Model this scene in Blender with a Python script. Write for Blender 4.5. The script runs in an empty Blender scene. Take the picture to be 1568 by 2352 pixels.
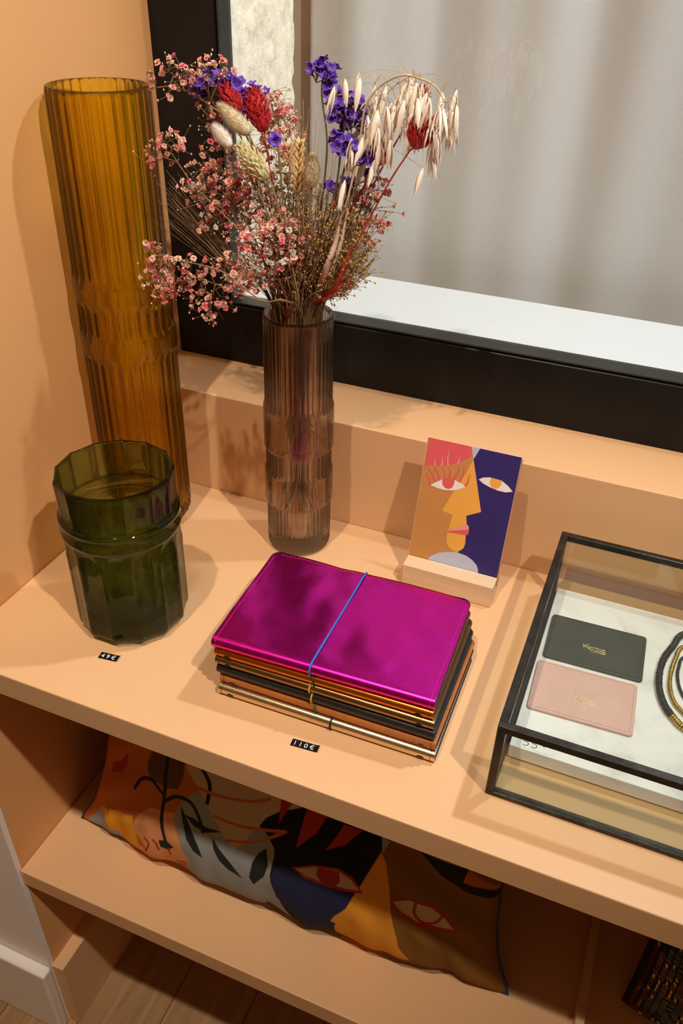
import bpy, bmesh, math, random
from mathutils import Vector, Matrix, Quaternion

random.seed(7)
SC = bpy.context.scene
COL = SC.collection

# ------------------------------------------------------------------ camera
cam_data = bpy.data.cameras.new('camera')
cam_data.sensor_fit = 'AUTO'
cam_data.sensor_width = 36.0
cam_data.lens = 29.2656
cam_data.clip_start = 0.02
cam = bpy.data.objects.new('camera', cam_data)
COL.objects.link(cam)
CAM_LOC = Vector((0.5981, -0.4277, 0.62))
cam.matrix_world = Matrix(((0.9245, -0.2359, 0.2994, CAM_LOC.x),
                           (0.3803, 0.5172, -0.7667, CAM_LOC.y),
                           (0.0260, 0.8227, 0.5679, CAM_LOC.z),
                           (0, 0, 0, 1)))
SC.camera = cam

# ------------------------------------------------------------------ world and lights
world = bpy.data.worlds.new('world')
SC.world = world
world.use_nodes = True
bg = world.node_tree.nodes['Background']
bg.inputs[0].default_value = (1.0, 0.50, 0.20, 1)
bg.inputs[1].default_value = 0.14


def spot(name, loc, target, power, size_deg, radius, color, blend=0.85):
    l = bpy.data.lights.new(name, 'SPOT')
    l.energy = power
    l.spot_size = math.radians(size_deg)
    l.spot_blend = blend
    l.shadow_soft_size = radius
    l.color = color
    o = bpy.data.objects.new(name, l)
    COL.objects.link(o)
    o.location = loc
    d = Vector(target) - Vector(loc)
    o.rotation_euler = d.to_track_quat('-Z', 'Y').to_euler()
    return o


spot('ceiling_spot_left', (0.22, -0.60, 2.15), (0.30, 0.33, 0.0), 96, 54, 0.022, (1.0, 0.87, 0.70), 0.9)
spot('ceiling_spot_right', (1.40, -0.56, 1.90), (0.28, 0.36, 0.34), 128, 44, 0.022, (1.0, 0.92, 0.80), 0.9)
spot('ceiling_spot_window', (0.9, 0.63, 1.55), (0.45, 0.74, 0.30), 78, 100, 0.03, (0.84, 0.94, 1.0), 0.7)

SC.view_settings.view_transform = 'Standard'
SC.view_settings.look = 'None'
SC.view_settings.gamma = 1.0
SC.view_settings.use_curve_mapping = False
SC.view_settings.exposure = -0.08
SC.cycles.max_bounces = 24
SC.cycles.transmission_bounces = 20
SC.cycles.transparent_max_bounces = 40
SC.cycles.glossy_bounces = 8
SC.cycles.diffuse_bounces = 5


# ------------------------------------------------------------------ materials
def new_mat(name):
    m = bpy.data.materials.new(name)
    m.use_nodes = True
    nt = m.node_tree
    return m, nt, nt.nodes, nt.links, nt.nodes['Principled BSDF']


def coords(N, L, scale=(1, 1, 1), kind='Object'):
    tc = N.new('ShaderNodeTexCoord')
    mp = N.new('ShaderNodeMapping')
    mp.inputs['Scale'].default_value = scale
    L.new(tc.outputs[kind], mp.inputs['Vector'])
    return mp.outputs['Vector']


def noise(N, L, vec, scale, detail=3.0, rough=0.55):
    n = N.new('ShaderNodeTexNoise')
    n.inputs['Scale'].default_value = scale
    n.inputs['Detail'].default_value = detail
    n.inputs['Roughness'].default_value = rough
    if vec is not None:
        L.new(vec, n.inputs['Vector'])
    return n


def ramp(N, L, fac, stops):
    r = N.new('ShaderNodeValToRGB')
    e = r.color_ramp.elements
    while len(e) < len(stops):
        e.new(0.5)
    for k, (p, c) in enumerate(stops):
        e[k].position = p
        e[k].color = (c[0], c[1], c[2], 1)
    L.new(fac, r.inputs['Fac'])
    return r


def add_bump(N, L, b, height, strength, dist):
    bp = N.new('ShaderNodeBump')
    bp.inputs['Strength'].default_value = strength
    bp.inputs['Distance'].default_value = dist
    L.new(height, bp.inputs['Height'])
    L.new(bp.outputs['Normal'], b.inputs['Normal'])


def pmat(name, color, rough=0.5, metal=0.0, vary=0.08, nscale=40.0, bump=0.0, bscale=300.0, spec=0.5, stretch=(1, 1, 1), sheen=0.0, bdist=0.0006):
    """principled material with a little procedural colour variation and relief"""
    m, nt, N, L, b = new_mat(name)
    v = coords(N, L, stretch)
    n = noise(N, L, v, nscale, 4)
    c0 = [max(0, c * (1 - vary)) for c in color]
    c1 = [min(1, c * (1 + vary)) for c in color]
    r = ramp(N, L, n.outputs['Fac'], [(0.3, c0), (0.7, c1)])
    L.new(r.outputs['Color'], b.inputs['Base Color'])
    b.inputs['Roughness'].default_value = rough
    b.inputs['Metallic'].default_value = metal
    b.inputs['Specular IOR Level'].default_value = spec
    if sheen:
        b.inputs['Sheen Weight'].default_value = sheen
    if bump:
        n2 = noise(N, L, v, bscale, 3)
        add_bump(N, L, b, n2.outputs['Fac'], bump, bdist)
    return m


def thin_pane(name, tint=(0.97, 0.985, 0.97), refl=1.0):
    """clear flat glass: straight-through transmission plus Fresnel reflection"""
    m, nt, N, L, b = new_mat(name)
    N.remove(b)
    tr = N.new('ShaderNodeBsdfTransparent')
    tr.inputs[0].default_value = (*tint, 1)
    gl = N.new('ShaderNodeBsdfGlossy')
    gl.inputs['Roughness'].default_value = 0.01
    fr = N.new('ShaderNodeFresnel')
    fr.inputs['IOR'].default_value = 1.45
    geo = N.new('ShaderNodeNewGeometry')
    # same reflectance on both faces of the sheet
    iorn = N.new('ShaderNodeMix')
    iorn.data_type = 'FLOAT'
    iorn.inputs[2].default_value = 1.45
    iorn.inputs[3].default_value = 1 / 1.45
    L.new(geo.outputs['Backfacing'], iorn.inputs[0])
    L.new(iorn.outputs[0], fr.inputs['IOR'])
    mx = N.new('ShaderNodeMixShader')
    ml = N.new('ShaderNodeMath')
    ml.operation = 'MULTIPLY'
    ml.inputs[1].default_value = refl
    ml.use_clamp = True
    L.new(fr.outputs[0], ml.inputs[0])
    L.new(ml.outputs[0], mx.inputs[0])
    L.new(tr.outputs[0], mx.inputs[1])
    L.new(gl.outputs[0], mx.inputs[2])
    L.new(mx.outputs[0], N['Material Output'].inputs[0])
    return m


def tinted_glass(name, tint, deep, refr=0.45, zgrad=None):
    """coloured pressed glass: part straight-through, part refracted, tint deepens at grazing angles"""
    m, nt, N, L, b = new_mat(name)
    N.remove(b)
    lw = N.new('ShaderNodeLayerWeight')
    lw.inputs['Blend'].default_value = 0.35
    mc = N.new('ShaderNodeMix')
    mc.data_type = 'RGBA'
    mc.inputs[6].default_value = (*tint, 1)
    mc.inputs[7].default_value = (*deep, 1)
    L.new(lw.outputs['Facing'], mc.inputs[0])
    col = mc.outputs[2]
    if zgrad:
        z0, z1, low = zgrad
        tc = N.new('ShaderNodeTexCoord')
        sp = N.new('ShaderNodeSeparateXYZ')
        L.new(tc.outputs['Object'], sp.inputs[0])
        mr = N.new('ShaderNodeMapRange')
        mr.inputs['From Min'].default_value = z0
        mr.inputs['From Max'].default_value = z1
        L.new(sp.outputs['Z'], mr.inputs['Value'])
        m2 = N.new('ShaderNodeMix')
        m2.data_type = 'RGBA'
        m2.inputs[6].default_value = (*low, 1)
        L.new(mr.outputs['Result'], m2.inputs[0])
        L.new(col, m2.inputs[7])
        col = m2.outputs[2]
    tr = N.new('ShaderNodeBsdfTransparent')
    L.new(col, tr.inputs[0])
    rf = N.new('ShaderNodeBsdfRefraction')
    rf.inputs['IOR'].default_value = 1.45
    rf.inputs['Roughness'].default_value = 0.0
    L.new(col, rf.inputs['Color'])
    gl = N.new('ShaderNodeBsdfGlossy')
    gl.inputs['Roughness'].default_value = 0.02
    m1 = N.new('ShaderNodeMixShader')
    m1.inputs[0].default_value = refr
    L.new(tr.outputs[0], m1.inputs[1])
    L.new(rf.outputs[0], m1.inputs[2])
    fr = N.new('ShaderNodeFresnel')
    geo = N.new('ShaderNodeNewGeometry')
    iorn = N.new('ShaderNodeMix')
    iorn.data_type = 'FLOAT'
    iorn.inputs[2].default_value = 1.36
    iorn.inputs[3].default_value = 1 / 1.36
    L.new(geo.outputs['Backfacing'], iorn.inputs[0])
    L.new(iorn.outputs[0], fr.inputs['IOR'])
    m3 = N.new('ShaderNodeMixShader')
    L.new(fr.outputs[0], m3.inputs[0])
    L.new(m1.outputs[0], m3.inputs[1])
    L.new(gl.outputs[0], m3.inputs[2])
    L.new(m3.outputs[0], N['Material Output'].inputs[0])
    return m


PEACH = (0.72, 0.425, 0.22)
M = {}
M['peach'] = pmat('peach_paint', PEACH, 0.42, vary=0.02, nscale=6, bump=0.12, bscale=420, spec=0.35, bdist=0.0003)
M['peach_edge'] = pmat('peach_paint_on_board_edge', PEACH, 0.55, vary=0.05, nscale=90, bump=0.35, bscale=900, spec=0.3, bdist=0.0005)
M['peach_wall'] = pmat('peach_wall_paint', (0.72, 0.37, 0.15), 0.5, vary=0.03, nscale=3, bump=0.15, bscale=150, spec=0.3, stretch=(1, 1, 0.25), bdist=0.0005)
M['white_wall'] = pmat('white_wall_paint', (0.88, 0.82, 0.78), 0.45, vary=0.015, nscale=8, bump=0.1, bscale=200, spec=0.3, bdist=0.0003)
M['white_sill'] = pmat('white_sill_paint', (0.52, 0.535, 0.54), 0.4, vary=0.015, nscale=10, bump=0.05, spec=0.3)
M['black_paint'] = pmat('black_satin_paint', (0.009, 0.008, 0.008), 0.34, vary=0.2, nscale=20, bump=0.05, bscale=120, spec=0.2)
M['black_strip'] = pmat('black_bead_paint', (0.020, 0.021, 0.020), 0.42, vary=0.2, nscale=30, bump=0.1, bscale=200, spec=0.45)
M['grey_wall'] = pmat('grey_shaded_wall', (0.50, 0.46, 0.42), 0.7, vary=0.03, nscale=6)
M['pane'] = thin_pane('window_glass', (0.985, 0.985, 0.98), 1.0)
M['case_pane'] = thin_pane('display_case_glass', (0.955, 0.975, 0.955), 1.0)


def limestone():
    m, nt, N, L, b = new_mat('pitted_limestone')
    v = coords(N, L)
    n1 = noise(N, L, v, 60, 6, 0.65)
    r = ramp(N, L, n1.outputs['Fac'], [(0.30, (0.60, 0.53, 0.38)), (0.5, (0.78, 0.72, 0.57)), (0.75, (0.85, 0.80, 0.68))])
    L.new(r.outputs['Color'], b.inputs['Base Color'])
    b.inputs['Roughness'].default_value = 0.9
    n2 = noise(N, L, v, 170, 6, 0.7)
    add_bump(N, L, b, n2.outputs['Fac'], 0.8, 0.002)
    return m


def linen():
    m, nt, N, L, b = new_mat('pale_linen_curtain')
    v = coords(N, L)
    out = N['Material Output']
    wv = noise(N, L, coords(N, L, (1, 1, 14)), 120, 4, 0.7)
    wh = noise(N, L, coords(N, L, (14, 1, 1)), 120, 4, 0.7)
    ad = N.new('ShaderNodeMath')
    ad.operation = 'ADD'
    L.new(wv.outputs['Fac'], ad.inputs[0])
    L.new(wh.outputs['Fac'], ad.inputs[1])
    r = ramp(N, L, ad.outputs[0], [(0.35, (0.58, 0.572, 0.57)), (0.9, (0.68, 0.675, 0.67))])
    r.color_ramp.elements[1].position = 1.0
    L.new(r.outputs['Color'], b.inputs['Base Color'])
    b.inputs['Roughness'].default_value = 0.9
    b.inputs['Specular IOR Level'].default_value = 0.1
    add_bump(N, L, b, ad.outputs[0], 0.25, 0.0006)
    tl = N.new('ShaderNodeBsdfTranslucent')
    L.new(r.outputs['Color'], tl.inputs[0])
    mx = N.new('ShaderNodeMixShader')
    mx.inputs[0].default_value = 0.22
    L.new(b.outputs[0], mx.inputs[1])
    L.new(tl.outputs[0], mx.inputs[2])
    L.new(mx.outputs[0], out.inputs[0])
    return m


def wood(name, dark, light, rough=0.5, axis='y', scale=1.0, bump=0.1):
    m, nt, N, L, b = new_mat(name)
    st = {'y': (60, 3, 60), 'x': (3, 60, 60), 'z': (60, 60, 3)}[axis]
    v = coords(N, L, tuple(s * scale for s in st))
    oi = N.new('ShaderNodeObjectInfo')
    ad = N.new('ShaderNodeVectorMath')
    ad.operation = 'ADD'
    sc = N.new('ShaderNodeVectorMath')
    sc.operation = 'SCALE'
    sc.inputs[0].default_value = (37, 17, 53)
    L.new(oi.outputs['Random'], sc.inputs['Scale'])
    L.new(v, ad.inputs[0])
    L.new(sc.outputs[0], ad.inputs[1])
    n = noise(N, L, ad.outputs[0], 1.0, 7, 0.65)
    n.inputs['Distortion'].default_value = 0.6
    r = ramp(N, L, n.outputs['Fac'], [(0.28, dark), (0.5, tuple((a + c) / 2 for a, c in zip(dark, light))), (0.72, light)])
    L.new(r.outputs['Color'], b.inputs['Base Color'])
    b.inputs['Roughness'].default_value = rough
    add_bump(N, L, b, n.outputs['Fac'], bump, 0.0006)
    return m


def marble():
    m, nt, N, L, b = new_mat('white_veined_marble')
    v = coords(N, L)
    n1 = noise(N, L, v, 16, 8, 0.6)
    n1.inputs['Distortion'].default_value = 1.6
    r = ramp(N, L, n1.outputs['Fac'], [(0.28, (0.58, 0.57, 0.57)), (0.40, (0.74, 0.73, 0.72)), (0.55, (0.82, 0.81, 0.80))])
    L.new(r.outputs['Color'], b.inputs['Base Color'])
    b.inputs['Roughness'].default_value = 0.32
    b.inputs['Subsurface Weight'].default_value = 0.0
    return m


def foil(name, color, rough, bump, bscale, bdist=0.0006):
    """metallic foil on leather"""
    m, nt, N, L, b = new_mat(name)
    v = coords(N, L)
    n0 = noise(N, L, v, 12, 3)
    r = ramp(N, L, n0.outputs['Fac'], [(0.3, tuple(c * 0.9 for c in color)), (0.7, color)])
    L.new(r.outputs['Color'], b.inputs['Base Color'])
    b.inputs['Metallic'].default_value = 1.0
    n3 = noise(N, L, v, 700, 2)
    rr = ramp(N, L, n3.outputs['Fac'], [(0.35, (rough * 0.93,) * 3), (0.7, (rough * 1.08,) * 3)])
    L.new(rr.outputs['Color'], b.inputs['Roughness'])
    n1 = noise(N, L, v, bscale, 4, 0.6)
    n2 = noise(N, L, v, 22, 3, 0.5)
    ml = N.new('ShaderNodeMath')
    ml.operation = 'MULTIPLY_ADD'
    ml.inputs[1].default_value = 9.0
    L.new(n2.outputs['Fac'], ml.inputs[0])
    L.new(n1.outputs['Fac'], ml.inputs[2])
    add_bump(N, L, b, ml.outputs[0], bump, bdist)
    return m


M['stone'] = limestone()
M['linen'] = linen()
M['oak'] = wood('oak_floor', (0.27, 0.145, 0.058), (0.47, 0.285, 0.135), 0.45, 'y', 1.0)
M['pale_wood'] = wood('pale_beech', (0.66, 0.45, 0.28), (0.80, 0.58, 0.39), 0.55, 'x', 2.0, 0.05)
M['marble'] = marble()
M['amber'] = tinted_glass('amber_glass', (0.995, 0.925, 0.35), (0.93, 0.68, 0.11), 0.7)
M['green'] = tinted_glass('bottle_green_glass', (0.66, 0.745, 0.48), (0.20, 0.31, 0.13), 0.6)
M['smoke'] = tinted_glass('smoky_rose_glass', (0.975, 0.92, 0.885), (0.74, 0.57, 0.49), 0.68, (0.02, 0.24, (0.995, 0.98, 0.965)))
M['magenta'] = foil('magenta_foil_leather', (0.88, 0.02, 0.50), 0.28, 0.02, 260)
M['orange_foil'] = foil('copper_orange_foil_leather', (0.74, 0.21, 0.025), 0.32, 0.012, 300)
M['bronze_foil'] = foil('bronze_foil_leather', (0.38, 0.22, 0.09), 0.30, 0.012, 300)
M['gold_foil'] = foil('pale_gold_foil_leather', (0.82, 0.66, 0.43), 0.26, 0.014, 300)
M['black_leather'] = pmat('black_leather', (0.012, 0.011, 0.010), 0.36, vary=0.2, bump=0.3, bscale=700)
M['tan_leather'] = pmat('cognac_leather', (0.42, 0.13, 0.022), 0.42, vary=0.12, nscale=60, bump=0.2, bscale=700)
M['lining'] = pmat('dark_lining', (0.012, 0.010, 0.012), 0.6)
M['paper'] = pmat('page_block_paper', (0.78, 0.72, 0.62), 0.8, vary=0.25, nscale=3, stretch=(0.3, 0.3, 900))
M['eyelet'] = pmat('dark_eyelet', (0.015, 0.010, 0.006), 0.35, metal=0.6)
M['magenta_thread'] = pmat('magenta_thread', (0.62, 0.03, 0.36), 0.5)
for nm, c in (('blue', (0.03, 0.14, 0.50)), ('dark_green', (0.01, 0.055, 0.035)), ('yellow', (0.62, 0.42, 0.03)), ('black', (0.01, 0.01, 0.012)), ('green', (0.01, 0.09, 0.05))):
    M['cord_' + nm] = pmat(nm + '_elastic', c, 0.55, bump=0.2, bscale=2000)
M['tag_black'] = pmat('black_label_tape', (0.006, 0.006, 0.006), 0.25)
M['tag_white'] = pmat('white_embossed_print', (0.80, 0.80, 0.82), 0.5)
M['paper_tag'] = pmat('white_paper_sticker', (0.74, 0.74, 0.75), 0.55)
M['ink'] = pmat('dark_ink', (0.03, 0.03, 0.04), 0.5)
M['case_metal'] = pmat('aged_black_metal', (0.042, 0.036, 0.030), 0.30, metal=0.7, vary=0.45, nscale=60, bump=0.3, bscale=300)
M['dark_wallet'] = pmat('dark_green_black_leather', (0.042, 0.044, 0.036), 0.45, vary=0.12, nscale=50, bump=0.25, bscale=900)
M['pink_wallet'] = pmat('powder_pink_leather', (0.66, 0.40, 0.35), 0.45, vary=0.04, nscale=50, bump=0.2, bscale=900)
M['gold_print'] = pmat('gold_foil_print', (0.93, 0.74, 0.34), 0.35, metal=0.35)
M['dark_thread'] = pmat('dark_thread', (0.018, 0.017, 0.014), 0.6)
M['rose_thread'] = pmat('dusty_rose_thread', (0.50, 0.24, 0.22), 0.6)
M['black_bead'] = pmat('black_bead', (0.028, 0.028, 0.025), 0.4, vary=0.3, nscale=200)
M['gold_bead'] = pmat('gold_bead', (0.62, 0.43, 0.10), 0.30, metal=0.9, vary=0.2, nscale=200)
M['red_bead'] = pmat('dark_red_bead', (0.12, 0.012, 0.010), 0.35, vary=0.4, nscale=200)
M['dark_cloth'] = pmat('dark_red_black_cloth', (0.020, 0.006, 0.005), 0.8)
M['piping_blue'] = pmat('blue_piping', (0.02, 0.035, 0.16), 0.7, bump=0.3, bscale=1500)
# card print inks
INK = {'navy': (0.028, 0.017, 0.135), 'pink': (0.72, 0.105, 0.115), 'pale': (0.50, 0.52, 0.66), 'gold': (0.83, 0.40, 0.065),
       'white': (0.86, 0.78, 0.76), 'rose': (0.80, 0.30, 0.31), 'brown': (0.56, 0.245, 0.072)}
for k, c in INK.items():
    M['ink_' + k] = pmat('card_ink_' + k, c, 0.5, vary=0.03, nscale=30)
M['card_back'] = pmat('orange_card_stock', (0.50, 0.19, 0.04), 0.6)
# dried flowers
M['stem_brown'] = pmat('dry_brown_stem', (0.25, 0.145, 0.06), 0.8, vary=0.35)
M['stem_green'] = pmat('dry_green_stem', (0.20, 0.17, 0.06), 0.8, vary=0.3)
M['stem_red'] = pmat('dyed_red_stem', (0.38, 0.032, 0.02), 0.6, vary=0.3)
M['stem_straw'] = pmat('straw_stem', (0.52, 0.37, 0.20), 0.75, vary=0.2)
for k, c in enumerate(((0.92, 0.41, 0.33), (0.90, 0.22, 0.26), (0.92, 0.84, 0.73), (0.74, 0.27, 0.22), (0.93, 0.54, 0.43))):
    M['bloom%d' % k] = pmat(('salmon', 'hot_pink', 'ivory', 'dusky_red', 'pale_salmon')[k] + '_petal', c, 0.75, vary=0.3, nscale=220)
M['purple'] = pmat('purple_papery_petal', (0.155, 0.055, 0.46), 0.65, vary=0.45, nscale=150)
M['calyx'] = pmat('dry_calyx', (0.33, 0.24, 0.13), 0.8, vary=0.3)
M['red_bract'] = pmat('dyed_red_bract', (0.46, 0.010, 0.016), 0.6, vary=0.4, nscale=150)
M['tail_beige'] = pmat('bunny_tail_fluff', (0.62, 0.50, 0.32), 0.9, vary=0.15, nscale=150)
M['tail_white'] = pmat('bleached_fluff', (0.82, 0.74, 0.67), 0.9, vary=0.08)
M['canary'] = pmat('pale_green_canary_scale', (0.58, 0.48, 0.24), 0.8, vary=0.3, nscale=150)
M['wheat'] = pmat('ripe_wheat', (0.72, 0.48, 0.22), 0.7, vary=0.25, nscale=150)
M['oat'] = pmat('cream_oat_husk', (0.93, 0.83, 0.70), 0.6, vary=0.06, nscale=60, stretch=(4, 4, 1))
M['oat_leaf'] = pmat('pinkish_dry_leaf', (0.74, 0.52, 0.41), 0.65, vary=0.2, nscale=80)
M['olive_seed'] = pmat('olive_gold_seed', (0.48, 0.29, 0.07), 0.75, vary=0.4, nscale=200)
M['pink_thread'] = pmat('pink_twine', (0.60, 0.07, 0.14), 0.7)


# ------------------------------------------------------------------ object helpers
ORG = {}


def tag(o, label=None, cat=None, group=None, kind=None):
    if label:
        o['label'] = label
    if cat:
        o['category'] = cat
    if group:
        o['group'] = group
    if kind:
        o['kind'] = kind
    return o


def thing(name, label, cat, loc, group=None, rotz=0.0):
    o = bpy.data.objects.new(name, None)
    COL.objects.link(o)
    o.location = loc
    o.rotation_euler = (0, 0, rotz)
    o.empty_display_size = 0.02
    ORG[o.name] = Vector(loc) if not rotz else Vector((0, 0, 0))
    tag(o, label, cat, group)
    return o


class MB:
    """collects geometry (world coordinates) and links it as ONE mesh object"""

    def __init__(self):
        self.v, self.f, self.mi, self.sm = [], [], [], []

    def add(self, vs, fs, mi=0, smooth=False):
        o = len(self.v)
        self.v.extend(vs)
        self.f.extend([tuple(i + o for i in f) for f in fs])
        self.mi.extend([mi] * len(fs))
        self.sm.extend([smooth] * len(fs))

    def box(self, x0, x1, y0, y1, z0, z1, mi=0):
        vs = [(x, y, z) for z in (z0, z1) for y in (y0, y1) for x in (x0, x1)]
        self.add(vs, [(0, 2, 3, 1), (4, 5, 7, 6), (0, 1, 5, 4), (2, 6, 7, 3), (0, 4, 6, 2), (1, 3, 7, 5)], mi)
        return self

    def tube(self, pts, rad, n=6, mi=0, closed=False, caps=True):
        pts = [Vector(p) for p in pts]
        k = len(pts)
        if not hasattr(rad, '__len__'):
            rad = [rad] * k
        ref = None
        rings = []
        for i, p in enumerate(pts):
            if closed:
                t = pts[(i + 1) % k] - pts[i - 1]
            else:
                t = pts[min(i + 1, k - 1)] - pts[max(i - 1, 0)]
            if t.length < 1e-9:
                t = Vector((0, 0, 1))
            t.normalize()
            if ref is None:
                ref = t.orthogonal().normalized()
            ref = (ref - t * ref.dot(t))
            if ref.length < 1e-6:
                ref = t.orthogonal()
            ref.normalize()
            bn = t.cross(ref)
            rings.append([tuple(p + (ref * math.cos(a) + bn * math.sin(a)) * rad[i]) for a in [2 * math.pi * j / n for j in range(n)]])
        vs = [v for r in rings for v in r]
        fs = []
        for i in range(k if closed else k - 1):
            a, b = i * n, ((i + 1) % k) * n
            for j in range(n):
                j2 = (j + 1) % n
                fs.append((a + j, a + j2, b + j2, b + j))
        if caps and not closed:
            fs.append(tuple(reversed(range(n))))
            fs.append(tuple((k - 1) * n + j for j in range(n)))
        self.add(vs, fs, mi, True)
        return self

    def poly(self, pts, mi=0):
        self.add([tuple(p) for p in pts], [tuple(range(len(pts)))], mi)
        return self

    def build(self, name, mats, parent=None, bevel=0.0, segs=2, auto=None, kind=None):
        org = Vector((0, 0, 0))
        if parent is not None:
            org = ORG.get(parent.name, org)
        me = bpy.data.meshes.new(name)
        me.from_pydata([(x - org.x, y - org.y, z - org.z) for x, y, z in self.v], [], self.f)
        if not isinstance(mats, (list, tuple)):
            mats = [mats]
        for m in mats:
            me.materials.append(m)
        me.polygons.foreach_set('material_index', self.mi)
        me.polygons.foreach_set('use_smooth', self.sm)
        me.update()
        if bevel:
            bm = bmesh.new()
            bm.from_mesh(me)
            bmesh.ops.bevel(bm, geom=bm.edges[:], offset=bevel, segments=segs, affect='EDGES', profile=0.5, clamp_overlap=True)
            bm.to_mesh(me)
            bm.free()
        o = bpy.data.objects.new(name, me)
        COL.objects.link(o)
        if parent is not None:
            o.parent = parent
        ORG[o.name] = org
        if kind:
            o['kind'] = kind
        return o


def structure(name, mb, mats, parent=None, **kw):
    o = mb.build(name, mats, parent, **kw)
    if parent is None:
        o['kind'] = 'structure'
    return o


def spline(pts, n=8):
    """Catmull-Rom through the points"""
    p = [Vector(q) for q in pts]
    if len(p) < 3:
        return [p[0].lerp(p[-1], i / n) for i in range(n + 1)]
    e = [p[0] * 2 - p[1]] + p + [p[-1] * 2 - p[-2]]
    out = []
    for i in range(1, len(e) - 2):
        a, b, c, d = e[i - 1], e[i], e[i + 1], e[i + 2]
        for k in range(n):
            t = k / n
            out.append(0.5 * ((2 * b) + (c - a) * t + (2 * a - 5 * b + 4 * c - d) * t * t + (3 * b - a - 3 * c + d) * t ** 3))
    out.append(p[-1])
    return out


def text_mesh(mb, body, size, place, mi=0, extrude=0.0, shear=0.0, spacing=1.0):
    """lettering from Blender's built-in font, added to mb through place(x, y) -> world point"""
    cu = bpy.data.curves.new('lettering', 'FONT')
    cu.body = body
    cu.size = size
    cu.shear = shear
    cu.space_character = spacing
    cu.resolution_u = 3
    ob = bpy.data.objects.new('lettering', cu)
    COL.objects.link(ob)
    dg = bpy.context.evaluated_depsgraph_get()
    me = ob.evaluated_get(dg).to_mesh()
    vs = [tuple(place(v.co.x, v.co.y)) for v in me.vertices]
    fs = [tuple(p.vertices) for p in me.polygons]
    mb.add(vs, fs, mi)
    ob.evaluated_get(dg).to_mesh_clear()
    bpy.data.objects.remove(ob)
    bpy.data.curves.remove(cu)


def ribbon_stroke(mb, pts2, widths, place, mi=0):
    """flat stroke of varying width through 2-D points"""
    p = [Vector((a, b, 0)) for a, b in pts2]
    n = len(p)
    vs = []
    for i in range(n):
        t = (p[min(i + 1, n - 1)] - p[max(i - 1, 0)])
        if t.length < 1e-9:
            t = Vector((1, 0, 0))
        t.normalize()
        nrm = Vector((-t.y, t.x, 0))
        w = widths[i] if hasattr(widths, '__len__') else widths
        a, b = p[i] + nrm * w / 2, p[i] - nrm * w / 2
        vs += [tuple(place(a.x, a.y)), tuple(place(b.x, b.y))]
    mb.add(vs, [(2 * i, 2 * i + 1, 2 * i + 3, 2 * i + 2) for i in range(n - 1)], mi)


# ---------------------------------------------------- outlines of the flat prints and of the flowers (card: mm on the card, cushion: u,v, flowers: mm)
[(1.64, 142.16), (106.5, 142.47), (-0.1, -0.19), (105.61, 0.8)]
CARD_SHAPES = [
    ('navy', [(59.27, 142.52), (54.37, 128.85), (59.65, 113.43), (73.5, 71.58), (58.02, 63.06), (60.52, 52.22), (61.56, 40.33), (62.84, 30.15), (61.74, 23.98), (55.68, 17.35), (68.21, 15.72), (80.9, 6.82), (83.1, -0.3), (83.94, -6.65), (106.6, -6.06), (105.61, 0.8), (106.5, 142.47)]),
    ('pink', [(1.64, 142.16), (50.05, 142.63), (52.14, 134.11), (47.78, 128.77), (40.8, 122.79), (30.51, 116.78), (20.2, 113.29), (5.71, 111.05), (1.42, 108.15)]),
    ('pale', [(49.71, 142.76), (59.47, 142.57), (54.37, 128.85)]),
    ('gold', [(54.37, 128.85), (73.5, 71.58), (58.02, 63.06), (60.52, 52.22), (61.56, 40.33), (62.84, 30.15), (61.74, 23.98), (55.68, 17.35), (49.91, 18.38), (43.67, 22.01), (41.18, 26.66), (40.36, 34.68), (41.28, 45.45), (42.58, 60.26), (30.03, 62.24), (39.28, 88.49), (49.51, 113.25)]),
    ('pale', [(22.42, -0.0), (28.22, 6.43), (35.34, 11.4), (45.92, 15.5), (55.68, 17.35), (65.9, 16.26), (74.3, 12.68), (80.17, 7.8), (82.78, 2.59), (83.73, -1.92), (54.11, -5.57)]),
    ('white', [(11.63, 88.8), (17.96, 94.06), (23.86, 98.28), (29.97, 101.08), (37.62, 101.0), (44.45, 99.28), (52.48, 96.75), (45.69, 92.3), (37.61, 88.65), (29.12, 86.92), (20.22, 87.25)]),
    ('pink', [(23.92, 97.96), (29.82, 101.94), (37.53, 101.54), (38.28, 97.24), (37.04, 91.89), (33.15, 89.03), (28.71, 89.31), (25.0, 92.92)]),
    ('white', [(64.2, 107.89), (68.09, 111.02), (76.17, 113.16), (88.92, 112.47), (97.1, 108.08), (103.02, 102.93), (95.48, 100.32), (87.05, 100.36), (78.3, 101.88), (69.27, 104.68)]),
    ('gold', [(76.71, 113.07), (89.49, 112.28), (89.69, 108.49), (87.49, 103.56), (83.76, 101.0), (79.21, 102.66), (76.69, 106.46)]),
    ('rose', [(36.6, 38.96), (61.43, 53.26), (63.12, 51.17), (63.8, 47.42), (36.65, 38.62)]),
    ('pink', [(36.63, 38.73), (63.76, 47.64), (64.53, 45.18), (63.62, 41.11), (61.52, 40.55), (41.87, 38.83)]),
]
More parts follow.
